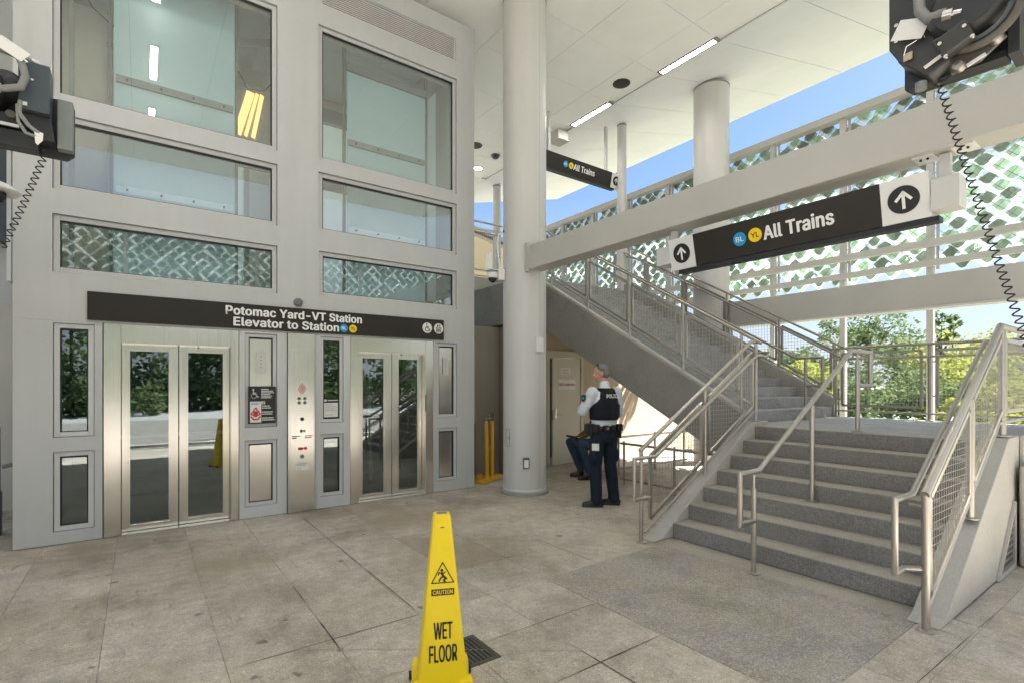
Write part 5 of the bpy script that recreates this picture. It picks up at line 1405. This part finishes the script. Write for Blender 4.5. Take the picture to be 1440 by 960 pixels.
# ------------------------------------------------------------------ left margin
t = thing('wall', (-2.6, 9.0, 0), 'plain grey wall in the shade at the left edge beyond the tower', 'wall')
MB().box(-6.0, -1.25, 9.0, 9.2, 0, 2.62).build('lower_wall', M['beam'], t)
MB().box(-6.0, -1.37, 8.95, 9.2, 3.4, 5.0).build('upper_panel', M['motor_box'], t)
MB().box(-1.37, -1.33, 8.94, 9.2, 2.9, 5.0).build('white_edge', M['white_sign'], t)
MB().box(-6.0, -1.10, 9.21, 9.3, 0, 7.2).build('back_wall', M['facade'], t)
t = thing('shutter_hood', (-1.1, 5.9, 2.5), 'dark rounded shutter hood cut off by the left edge', 'hood')
b = MB(); prof = [(math.cos(R(a))*.34, math.sin(R(a))*.27) for a in range(-90, 91, 15)]
b.prism([(-.86-.55+p_[0]*1.0, 2.70+p_[1]) for p_ in prof]+[(-2.2, 2.97), (-2.2, 2.43)], 'Y', 5.6, 6.1).build('drum_cover', M['motor'], t, bevel=.01)
t = thing('security_camera', (-.80, 5.2, 2.95), 'white dome camera under a flat shade cut off by the left edge', 'camera')
MB().lathe((-.86, 5.0, 2.96), [(.165, -.02), (.17, -.012), (.12, .03), (.05, .06), (.0, .065)], 28).build('shade', M['white_sign'], t, True)
MB().lathe((-.83, 5.0, 2.93), [(.0, -.075), (.04, -.065), (.062, -.03), (.065, .005)], 20).build('dome', M['black'], t, True)
MB().cyl((-.95, 5.0, 2.92), (-.95, 5.0, 2.80), .06, 16).build('mount', M['white_sign'], t, True)
MB().box(-1.0, -.9, 4.98, 5.02, 2.6, 2.86).build('bracket', M['white_sign'], t)
t = thing('guide_post', (-1.24, 7.6, 0), 'dark steel guide post on the floor at the left edge', 'post')
MB().box(-1.27, -1.215, 7.58, 7.64, .0, 1.15).build('upright', M['motor_box'], t)
MB().box(-1.28, -1.205, 7.57, 7.65, .002, .46).build('sleeve', M['motor'], t)
MB().tube([(-1.20, 7.60, .72), (-1.12, 7.61, .74), (-1.04, 7.60, .73)], .02, 8).build('latch', M['grey_in'], t, True)

# ------------------------------------------------------------------ station roof far beyond the platform
t = thing('far_canopy', (18, 30, 0), 'far station canopy with curved dark roof edge beyond the upper railing', 'canopy')
arc = [(14.0+k*1.0, 10.9-.0105*(k-1)**2-.16*k) for k in range(10)]
b = MB()
for (xa, za), (xb, zb) in zip(arc, arc[1:]): b.prism([(xa, za), (xb, zb), (xb, zb-.25), (xa, za-.25)], 'Y', 25.0, 25.4)
b.build('roof_edge', M['motor_box'], t)
b = MB()
for (xa, za), (xb, zb) in zip(arc, arc[1:]): b.prism([(xa, za-.27), (xb, zb-.27), (xb, zb-.5), (xa, za-.5)], 'Y', 25.3, 40)
b.build('soffit', M['tan'], t)
for x in (15.5, 17.2, 19.5): MB().box(x-.12, x+.12, 26, 26.24, 0, 9.6).build('post', M['steel_paint'], t)
MB().box(13.5, 21, 27, 27.2, 3.5, 7.2).build('panel', M['tan'], t)
MB().box(16.1, 17.0, 26.7, 26.98, 4.0, 6.6).build('window', M['white_sign'], t)
for x in (15.2, 15.6, 16.0): MB().box(x, x+.06, 26.9, 26.99, 4.0, 7.0).build('mullion', M['steel_paint'], t)
# ------------------------------------------------------------------ people
class Blob:
    """closed lofts and capsules, fused into one skin by a voxel remesh"""
    def __init__(s): s.b = MB()
    def cap(s, p0, p1, r0, r1=None, n=14, T=None):
        r1 = r0 if r1 is None else r1; p0, p1 = Vector(p0), Vector(p1)
        if T: p0, p1 = T @ p0, T @ p1
        d = (p1-p0).normalized(); pts = []; rr = []
        for k in range(5):
            a = R(90-22*k) if k < 4 else 0
            pts.append(p0-d*r0*math.sin(a)); rr.append(max(.0008, r0*math.cos(a)))
        for k in range(5):
            a = 0 if k == 0 else R(22.5*k)
            pts.append(p1+d*r1*math.sin(a)); rr.append(max(.0008, r1*math.cos(a)))
        s.b.tube(pts, 1, n, True, rr); return s
    def chain(s, ps, rs, T=None):
        for (a, b_), (r0, r1) in zip(zip(ps, ps[1:]), zip(rs, rs[1:])): s.cap(a, b_, r0, r1, T=T)
        return s
    def ell(s, c, r, T=None, n=18):
        c = Vector(c); vs = []; m = 12; fs = []
        for i in range(m+1):
            th = math.pi*(i+.02)/(m+.04)
            for j in range(n):
                a = 2*math.pi*j/n; q = c+Vector((r[0]*math.sin(th)*math.cos(a), r[1]*math.sin(th)*math.sin(a), r[2]*math.cos(th)))
                vs.append(T @ q if T else q)
        for i in range(m):
            for j in range(n): fs.append((i*n+j, i*n+(j+1) % n, (i+1)*n+(j+1) % n, (i+1)*n+j))
        fs += [tuple(range(n-1,-1,-1)), tuple(m*n+j for j in range(n))]
        s.b.add(vs, fs); return s
    def loft(s, rings, n=28, p=2.3, T=None):      # rings (z, cx, cy, rx, ry): squarish ellipses
        vs = []
        for z, cx, cy, rx, ry in rings:
            for j in range(n):
                a = 2*math.pi*j/n; ca_, sa_ = math.cos(a), math.sin(a)
                q = Vector((cx+rx*math.copysign(abs(ca_)**(2/p), ca_), cy+ry*math.copysign(abs(sa_)**(2/p), sa_), z))
                vs.append(T @ q if T else q)
        k = len(rings); fs = [(i*n+j, i*n+(j+1) % n, (i+1)*n+(j+1) % n, (i+1)*n+j) for i in range(k-1) for j in range(n)]
        fs += [tuple(range(n-1,-1,-1)), tuple((k-1)*n+j for j in range(n))]
        s.b.add(vs, fs); return s
    def fuse(s, name, mat, parent, L2W, voxel=.008, smooth=4):
        me = s.b.mesh('tmp'); ob = D.objects.new('tmp', me); C.objects.link(ob)
        r_ = ob.modifiers.new('r', 'REMESH'); r_.mode = 'VOXEL'; r_.voxel_size = voxel
        sm = ob.modifiers.new('s', 'SMOOTH'); sm.factor = .5; sm.iterations = smooth
        bpy.context.view_layer.update()
        m2 = D.meshes.new_from_object(ob.evaluated_get(bpy.context.evaluated_depsgraph_get()))
        D.objects.remove(ob); off = root_org(parent)
        for v in m2.vertices: v.co = (L2W @ v.co)-off
        for p in m2.polygons: p.use_smooth = True
        m2.name = name; m2.materials.clear(); m2.materials.append(mat); m2.update()
        o = D.objects.new(name, m2); C.objects.link(o); o.parent = parent; return o
def hand(B, wrist, dirv, up, side, T=None):
    """palm, four fingers of different lengths and a thumb leaving the side of the palm"""
    w_ = Vector(wrist); d = Vector(dirv).normalized(); u = Vector(up).normalized(); s_ = d.cross(u).normalized()*side
    for q in (-.028, -.009, .010, .028): B.cap(w_+s_*q*.6, w_+d*.085+s_*q, .016, .012, T=T)
    for q, l in ((-.030, .055), (-.010, .072), (.010, .078), (.030, .070)):
        a = w_+d*.088+s_*q; m1 = a+d*l*.55-u*.012; B.cap(a, m1, .0095, .0088, 8, T=T); B.cap(m1, m1+d*l*.40-u*.028, .0088, .0075, 8, T=T)
    a = w_+d*.025+s_*.032; B.cap(a, a+d*.03+s_*.028, .012, .010, 8, T=T); B.cap(a+d*.03+s_*.028, a+d*.062+s_*.032-u*.01, .010, .008, 8, T=T)
def frame(root, f):
    f = Vector((f[0], f[1], 0)).normalized(); r_ = Vector((f.y, -f.x, 0))
    return Matrix(((r_.x, f.x, 0, root[0]), (r_.y, f.y, 0, root[1]), (0, 0, 1, root[2]), (0, 0, 0, 1)))
def head_parts(B, T):
    B.ell((0, -.006, 1.758), (.076, .098, .094), T); B.ell((0, .030, 1.715), (.064, .064, .080), T); B.ell((0, .048, 1.658), (.042, .042, .030), T)
    B.cap((0, .094, 1.735), (0, .118, 1.700), .010, .015, 8, T); B.cap((-.035, .083, 1.752), (.035, .083, 1.752), .012, .012, 8, T)
    B.cap((-.02, .098, 1.668), (.02, .098, 1.668), .008, .008, 8, T)
    for s in (-1, 1):
        B.ell((s*.079, -.012, 1.722), (.010, .020, .032), T, 10); B.ell((s*.045, .062, 1.700), (.022, .025, .025), T, 10)
def shoe(B, ank, yaw_, T=None):
    a = Vector(ank); d = Vector((math.sin(yaw_), math.cos(yaw_), 0)); s_ = Vector((d.y, -d.x, 0))
    B.cap(a-d*.045+Vector((0,0,.045-a.z)), a+d*.06+Vector((0,0,.05-a.z)), .046, .044); B.cap(a+d*.06+Vector((0,0,.045-a.z)), a+d*.155+Vector((0,0,.034-a.z)), .045, .034)
    B.cap(a+Vector((0,0,.06-a.z)), a+Vector((0,0,.14-a.z)), .052, .05)
    B.b.obox(a+d*.055+Vector((0,0,.012-a.z)), d*.135, s_*.044, Vector((0,0,.0115)))

# the police officer
Fo = (.10, .995); root = (4.96, 4.77, 0)
off = thing('person', root, 'standing police officer in white shirt and black vest, seen from behind', 'person')
Lo = frame(root, Fo)
HT = Matrix.Translation((0, 0, 1.62)) @ Matrix.Rotation(R(46), 4, 'Z') @ Matrix.Rotation(R(-9), 4, 'X') @ Matrix.Translation((0, 0, -1.62)) @ Matrix.Translation((0, .02, .015))
sh, el, wr = {-1: (-.205, -.01, 1.495), 1: (.205, -.01, 1.495)}, {-1: (-.285, .10, 1.245), 1: (.275, .03, 1.215)}, {-1: (-.10, .285, 1.335), 1: (.14, .22, 1.175)}
hip, kn, an_ = {-1: (-.10, .0, .95), 1: (.10, .0, .95)}, {-1: (-.125, .03, .52), 1: (.125, .02, .52)}, {-1: (-.135, -.01, .10), 1: (.145, -.03, .10)}
B = Blob()
B.loft([(.88, 0, 0, .155, .105), (1.05, 0, 0, .145, .10), (1.25, 0, 0, .16, .115), (1.42, 0, 0, .16, .10), (1.52, 0, -.01, .10, .06), (1.58, 0, -.005, .055, .055)])
B.cap((0, -.01, 1.54), (0, .012, 1.66), .062, .058)
head_parts(B, HT)
for s in (-1, 1):
    B.chain([sh[s], el[s], wr[s]], [.055, .045, .030]); B.chain([hip[s], kn[s], an_[s]], [.088, .056, .042])
    B.cap(an_[s], Vector(an_[s])+Vector((0, .10, -.06)), .04, .03)
    hand(B, wr[s], (Vector((0, .33, 1.30)) if s < 0 else Vector((.02, .27, 1.16)))-Vector(wr[s]), (0, 0, 1), s)
B.fuse('body', M['skin'], off, Lo, .0075, 3)
B = Blob()                                             # eyes, set into the face
for s in (-1, 1): B.ell((s*.032, .083, 1.733), (.013, .010, .009), HT, 10)
B.fuse('eyes', M['white'], off, Lo, .004, 1)
B = Blob(); B.ell((0, -.024, 1.768), (.080, .090, .090), HT); B.ell((0, -.050, 1.728), (.074, .064, .070), HT)
rh_ = random.Random(8)
for _ in range(70):
    a, e_ = rh_.uniform(0, 6.28), rh_.uniform(.1, 1.5); q_ = Vector((.078*math.cos(a)*math.cos(e_), -.024+.088*math.sin(a)*math.cos(e_), 1.768+.088*math.sin(e_)))
    B.cap(q_, q_+Vector((rh_.gauss(0, .004), -.010, .004)), .008, .003, 6, HT)
B.fuse('hair', M['hair'], off, Lo, .006, 1)
B = Blob()
for s in (-1, 1): B.cap((s*.080, .03, 1.815), (s*.086, -.06, 1.765), .005, .004, 8, HT); B.ell((s*.034, .030, 1.855), (.028, .016, .012), HT, 10)
B.cap((-.08, .03, 1.818), (-.04, .032, 1.85), .005, .006, 8, HT); B.cap((.08, .03, 1.818), (.04, .032, 1.85), .005, .006, 8, HT)
B.fuse('sunglasses', M['black'], off, Lo, .005, 1)
B = Blob()
B.loft([(1.00, 0, 0, .172, .128), (1.10, 0, 0, .180, .132), (1.25, 0, 0, .180, .132), (1.42, 0, 0, .192, .130), (1.50, 0, -.005, .165, .105), (1.55, 0, -.008, .085, .078)])
B.cap((0, -.012, 1.55), (0, -.004, 1.60), .071, .068)
for s in (-1, 1): B.chain([sh[s], el[s], wr[s]], [.078, .066, .048])
for q in ((-.255, .05, 1.33), (-.27, .11, 1.24), (.25, .02, 1.30)): B.ell(q, (.068, .07, .06), None, 12)
B.fuse('shirt', M['shirt'], off, Lo, .009, 4)
B = Blob()
B.loft([(1.135, 0, 0, .190, .158), (1.16, 0, 0, .200, .166), (1.30, 0, 0, .200, .168), (1.38, 0, 0, .180, .166), (1.46, 0, -.006, .158, .148), (1.535, 0, -.012, .135, .105), (1.552, 0, -.012, .125, .085)])
vest = B.fuse('vest', M['vest'], off, Lo, .009, 3)
L3 = Lo.to_3x3(); bx_, bz_ = L3 @ Vector((1, 0, 0)), Vector((0, 0, 1))
text('POLICE', .048, M['white'], Lo @ Vector((.004, -.1665, 1.425)), bx_, (L3 @ Vector((0, .12, 1))).normalized(), vest, align='CENTER', bold=.02, depth=.006, width=.21)
MB().obox(Lo @ Vector((0, -.168, 1.27)), L3 @ Vector((.12, 0, 0)), L3 @ Vector((0, .006, 0)), Vector((0, 0, .07))).build('back_panel', M['vest'], vest, bevel=.008)
MB().obox(Lo @ Vector((-.18, .10, 1.40)), L3 @ Vector((.022, .0, 0)), L3 @ Vector((0, .02, 0)), Vector((0, 0, .055))).build('radio', M['leather'], vest, bevel=.006)
# shoulder patch
pc = Vector((-.322, .028, 1.425)); pn = Vector((-1, -.25, .12)).normalized(); pu = (Vector((0, 0, 1))-pn*pn.z).normalized(); pr = pu.cross(pn)
shield = [(-.042, .045), (0, .056), (.042, .045), (.045, -.01), (.028, -.045), (0, -.06), (-.028, -.045), (-.045, -.01)]
wc, wr_, wu = Lo @ pc, L3 @ pr, L3 @ pu
polyface(wc, wr_, wu, [shield], M['yellow_paint'], off, 'shoulder_patch', .002)
nrm = wr_.normalized().cross(wu.normalized())
polyface(wc+nrm*.0022, wr_, wu, [[(x*.86, y*.86) for x, y in shield]], M['navy'], off, 'patch_field', .001)
polyface(wc+nrm*.0034, wr_, wu, [arcp(0, -.004, .019, 0, 330, 14), [(-.03, .03), (.03, .03), (.028, .036), (-.028, .036)]], M['blue'], off, 'patch_emblem', .001)
B = Blob()
B.loft([(.90, 0, 0, .178, .130), (.98, 0, 0, .182, .134), (1.03, 0, 0, .180, .132)])
for s in (-1, 1):
    B.chain([hip[s], kn[s], (an_[s][0], an_[s][1], .085)], [.108, .084, .074]); B.ell((an_[s][0], an_[s][1]+.01, .10), (.078, .082, .04), None, 12)
    B.ell((s*.19, .0, .66), (.035, .075, .11), None, 12)
B.ell((0, -.06, .93), (.15, .09, .10))
B.fuse('trousers', M['navy'], off, Lo, .009, 3)
B = Blob(); B.loft([(1.005, 0, 0, .190, .142), (1.06, 0, 0, .190, .142)], p=2.2)
belt = B.fuse('belt', M['leather'], off, Lo, .007, 1)
for x, y, w_, d_, h_, z in ((-.205, .03, .030, .06, .075, 1.015), (-.19, -.07, .035, .035, .05, 1.035), (-.10, -.155, .035, .022, .035, 1.04), (.02, -.158, .03, .02, .035, 1.04), (.13, -.15, .04, .03, .045, 1.04), (.215, -.02, .03, .05, .09, .98), (-.215, .09, .03, .03, .05, 1.03)):
    MB().obox(Lo @ Vector((x, y, z)), L3 @ Vector((w_, 0, 0)), L3 @ Vector((0, d_, 0)), Vector((0, 0, h_))).build('pouch', M['leather'], belt, bevel=.01)
MB().obox(Lo @ Vector((-.085, -.178, 1.035)), L3 @ Vector((.02, 0, 0)), L3 @ Vector((0, .002, 0)), Vector((0, 0, .015))).build('buckle', M['steel'], belt)
MB().obox(Lo @ Vector((-.195, -.06, .79)), L3 @ Vector((.03, -.035, 0)), L3 @ Vector((.004, .004, 0)), Vector((0, 0, .045))).build('thigh_card', M['paper'], off)
for s, yw in ((-1, R(-54)), (1, R(-46))):
    B = Blob(); shoe(B, (an_[s][0], an_[s][1], .0), yw); B.fuse('shoe', M['leather'], off, Lo, .007, 2)

# the seated person behind the officer
Fs = (-.81, .5866); root = (6.36, 6.20, 0)
se = thing('person', root, 'person in blue jeans and black boots sitting half hidden behind the police officer', 'person')
Ls = frame(root, Fs)
hp = {-1: (-.10, .0, .56), 1: (.10, .0, .56)}; kk_ = {-1: (-.16, .36, .60), 1: (.13, .50, .60)}; aa = {-1: (-.14, .22, .11), 1: (.12, .32, .11)}
ss_, ee, ww = {-1: (-.19, .02, 1.07), 1: (.19, .02, 1.07)}, {-1: (-.24, .10, .84), 1: (.22, .14, .84)}, {-1: (-.10, .30, .72), 1: (.12, .34, .72)}
HS = Matrix.Translation((0, .03, -.45))
B = Blob()
B.loft([(.48, 0, 0, .155, .115), (.68, 0, 0, .145, .10), (.9, 0, .01, .165, .115), (1.04, 0, .02, .17, .105), (1.12, 0, .02, .08, .07)])
B.cap((0, .02, 1.10), (0, .04, 1.21), .055, .055); head_parts(B, HS)
for s in (-1, 1):
    B.chain([ss_[s], ee[s], ww[s]], [.052, .044, .030]); B.chain([hp[s], kk_[s], aa[s]], [.08, .055, .042]); B.cap(aa[s], Vector(aa[s])+Vector((0, .10, -.06)), .04, .03)
    hand(B, ww[s], (-.2*s, .8, -.35), (0, .3, 1), s)
B.fuse('body', M['skin_b'], se, Ls, .0075, 3)
B = Blob(); B.ell((0, -.028, 1.768), (.083, .095, .094), HS); B.fuse('hair', M['hair_b'], se, Ls, .009, 2)
B = Blob(); B.loft([(.54, 0, 0, .175, .13), (.72, 0, 0, .165, .12), (.92, 0, .01, .18, .13), (1.05, 0, .02, .175, .115), (1.12, 0, .02, .085, .075)])
for s in (-1, 1): B.cap(ss_[s], Vector(ss_[s]).lerp(Vector(ee[s]), .75), .07, .06)
B.fuse('dark_shirt', M['vest'], se, Ls, .009, 3)
B = Blob(); B.loft([(.47, 0, -.01, .175, .13), (.62, 0, -.01, .172, .13)])
for s in (-1, 1): B.chain([hp[s], kk_[s], (aa[s][0], aa[s][1], .14)], [.10, .083, .066])
B.fuse('jeans', M['denim'], se, Ls, .009, 3)
for s in (-1, 1):
    B = Blob(); shoe(B, (aa[s][0], aa[s][1], 0), R(8)*s); B.fuse('boot', M['leather'], se, Ls, .007, 2)
tl = thing('hand_tool', Ls @ Vector((.02, .46, .68)), 'small black tool held in the seated person\'s hands', 'tool')
q = lambda *a: Ls @ Vector(a)
MB().bar(q(-.06, .40, .70), q(.06, .58, .72), .025, .03).build('barrel', M['black'], tl, bevel=.004)
MB().bar(q(-.03, .43, .69), q(-.03, .41, .60), .022, .03).build('grip', M['black'], tl, bevel=.004)
chr_ = thing('stool', (root[0], root[1], 0), 'dark stool under the seated person behind the police officer', 'stool')
MB().lathe((root[0], root[1], 0), [(.02, .43), (.17, .43), (.18, .445), (.175, .465), (.02, .468)], 24).build('seat', M['dark'], chr_, True)
for k in range(4):
    a = R(45+90*k); MB().cyl((root[0]+.17*math.cos(a), root[1]+.17*math.sin(a), 0), (root[0]+.12*math.cos(a), root[1]+.12*math.sin(a), .43), .012, 8).build('leg', M['rail_dark'], chr_, True)

# ------------------------------------------------------------------ trees and shrubs
def leaves(b, centers, n, spread, size, rr):
    for _ in range(n):
        c_, s_ = centers[rr.randrange(len(centers))]
        while True:
            d = Vector((rr.uniform(-1, 1), rr.uniform(-1, 1), rr.uniform(-1, 1)))
            if d.length < 1: break
        p = c_+d*s_*spread
        u = Vector((rr.gauss(0, 1), rr.gauss(0, 1), rr.gauss(0, .6))).normalized(); v = u.orthogonal(); v.rotate(Quaternion(u, rr.uniform(0, 6.28))); z = size*rr.uniform(.6, 1.4)
        o = len(b.v); a = u*z; w_ = v*z*.42
        b.v += [tuple(p-a), tuple(p+w_), tuple(p+a), tuple(p-w_)]; b.f.append((o, o+1, o+2, o+3))
def tree(name, x, y, h, w_, lab, mat, cat='tree', nl=4000, size=.09, seed=1, trunk=.4, z0=-.05, grp=None, crown0=.35, loose=1.0):
    rr = random.Random(seed); t = thing(name, (x, y, z0), lab, cat, grp)
    tb = MB(); cl_ = []
    nb = 9 if cat == 'tree' else 8
    top = Vector((x+rr.uniform(-.1, .1)*w_, y+rr.uniform(-.1, .1)*w_, z0+h*.72))
    base = Vector((x, y, z0)); fork = base.lerp(top, trunk)
    r0 = .028*h if cat == 'tree' else .02*h
    tb.tube([base, base.lerp(fork, .5)+Vector((rr.uniform(-.03, .03)*h, 0, 0)), fork, top], r0, 8, True, [r0, r0*.8, r0*.65, r0*.2])
    for k in range(nb):
        a = 6.283*k/nb+rr.uniform(-.3, .3); f = rr.uniform(.0, .75); st = fork.lerp(top, f)
        rad = w_*.5*rr.uniform(.55, 1.0)*(1-.45*f); up = h*(crown0+(.95-crown0)*rr.uniform(.15, .95))
        en = Vector((x+math.cos(a)*rad, y+math.sin(a)*rad, z0+max(up, st.z-z0+.05*h)))
        md = st.lerp(en, .5)+Vector((rr.uniform(-.04, .04)*h, rr.uniform(-.04, .04)*h, -.03*h))
        tb.tube([st, md, en], r0*.3, 6, True, [r0*.38, r0*.24, r0*.08])
        for q in (.45, .75, 1.0):
            for _ in range(2):
                c_ = st.lerp(en, q)+Vector((rr.gauss(0, 1), rr.gauss(0, 1), rr.gauss(0, .8)))*w_*.085
                cl_.append((c_, w_*rr.uniform(.07, .14)*loose))
                if rr.random() < .5: tb.tube([st.lerp(en, q*.9), c_], r0*.08, 4, False)
    for _ in range(5): cl_.append((top+Vector((rr.gauss(0, .12)*w_, rr.gauss(0, .12)*w_, rr.uniform(-.05, .25)*h)), w_*rr.uniform(.10, .15)*loose))
    tb.build('trunk', M['bark'], t, True, fix=False)
    lb = MB(); leaves(lb, cl_, nl, 1.0, size, rr); lb.build('crown', M[mat], t, fix=False)
    return t
tree('tree', 33.8, 12.0, 6.2, 5.6, 'tall open crowned tree beyond the road, left of the second screen post', 'leaf', nl=4600, size=.105, seed=4, loose=.85)
tree('tree', 37.0, 10.3, 4.3, 4.4, 'rounded mid green tree standing right of the tall open crowned tree', 'leaf', nl=4500, size=.11, seed=9)
tree('tree', 27.5, 6.9, 4.9, 1.5, 'slim twiggy tree just right of the rightmost visible screen post', 'leaf', nl=1500, size=.09, seed=12, loose=.8)
tree('tree', 26.0, 5.6, 3.7, 4.2, 'yellow green young tree partly behind the right stair railing', 'leaf_y', nl=4200, size=.085, seed=15, crown0=.2)
tree('tree', 24.0, 10.4, 2.7, 3.0, 'low yellow green tree in front of the tall open crowned tree', 'leaf_y', nl=3200, size=.08, seed=21, crown0=.15)
tree('tree', 44, 22.0, 4.6, 8.0, 'distant dark green tree seen low between the stair railings', 'leaf_d', nl=4500, size=.16, seed=33)
for i, (x, y, h, w_, m, lab) in enumerate([
    (13.6, 2.6, 2.15, 2.0, 'leaf_y', 'bright yellow green shrub behind the right part of the landing railing'),
    (14.4, 4.0, 1.95, 2.2, 'leaf', 'mid green shrub behind the middle of the landing railing'),
    (13.2, 5.2, 1.7, 1.7, 'leaf_d', 'dark green shrub behind the left end of the landing railing'),
    (15.5, 7.2, 2.35, 1.9, 'leaf_y', 'light yellow green shrub seen over the foot of the upper flight'),
    (14.8, 1.3, 2.3, 2.2, 'leaf', 'mid green shrub behind the mesh of the right stair railing'),
    (17.5, 3.6, 2.5, 2.8, 'leaf_y', 'broad yellow green shrub in the second row behind the landing'),
    (17.0, 5.8, 2.1, 2.5, 'leaf_d', 'broad dark green shrub in the second row behind the landing'),
    (19.0, 9.5, 2.2, 3.0, 'leaf', 'low green shrub between the upper flight railings'),
    (15.5, -.4, 2.4, 2.6, 'leaf_y', 'yellow green shrub at the right edge behind the railing')]):
    tree('shrub', x, y, h, w_, lab, m, 'shrub', nl=3000, size=.055, seed=50+i, trunk=.25, grp='shrubs along the outside of the landing', crown0=.05)
# low planting strip and far mass of trees (nobody could count them)
rr = random.Random(5); b = MB()
for k in range(5000):
    x, y = rr.uniform(11, 22), rr.uniform(-4, 16); leaves(b, [(Vector((x, y, .12)), .22)], 1, 1, .07, rr)
tag(b.build('ground_cover', M['leaf'], None, fix=False), 'low leafy ground cover outside the station', 'plants', None, 'stuff')
b = MB()
for k in range(26):
    x, y = rr.uniform(48, 66), -25+k*3.4; h = rr.uniform(1.5, 3.1)
    cl_ = [(Vector((x+rr.gauss(0, 1.6), y+rr.gauss(0, 1.6), rr.uniform(.3, h))), rr.uniform(.8, 1.6)) for _ in range(9)]
    leaves(b, cl_, 420, 1, .32, rr)
tag(b.build('far_tree_line', M['leaf_d'], None, fix=False), 'far line of green trees on the horizon', 'trees', None, 'stuff')
b = MB()
for k in range(16):
    x, y = -24+k*3.4+rr.uniform(-1, 1), rr.uniform(-27, -20); h = rr.uniform(5, 9)
    cl_ = [(Vector((x+rr.gauss(0, 1.5), y+rr.gauss(0, 1.2), rr.uniform(.3, h) if q_ < 20 else rr.uniform(.2, 2.2))), rr.uniform(.7, 1.3)) for q_ in range(32)]
    leaves(b, cl_, 4600, 1, .16, rr); b.tube([(x, y, -.1), (x, y, h*.6)], .075, 7)
tag(b.build('street_tree_line', M['leaf'], None, fix=False), 'row of street trees mirrored in the elevator door glass', 'trees', None, 'stuff')
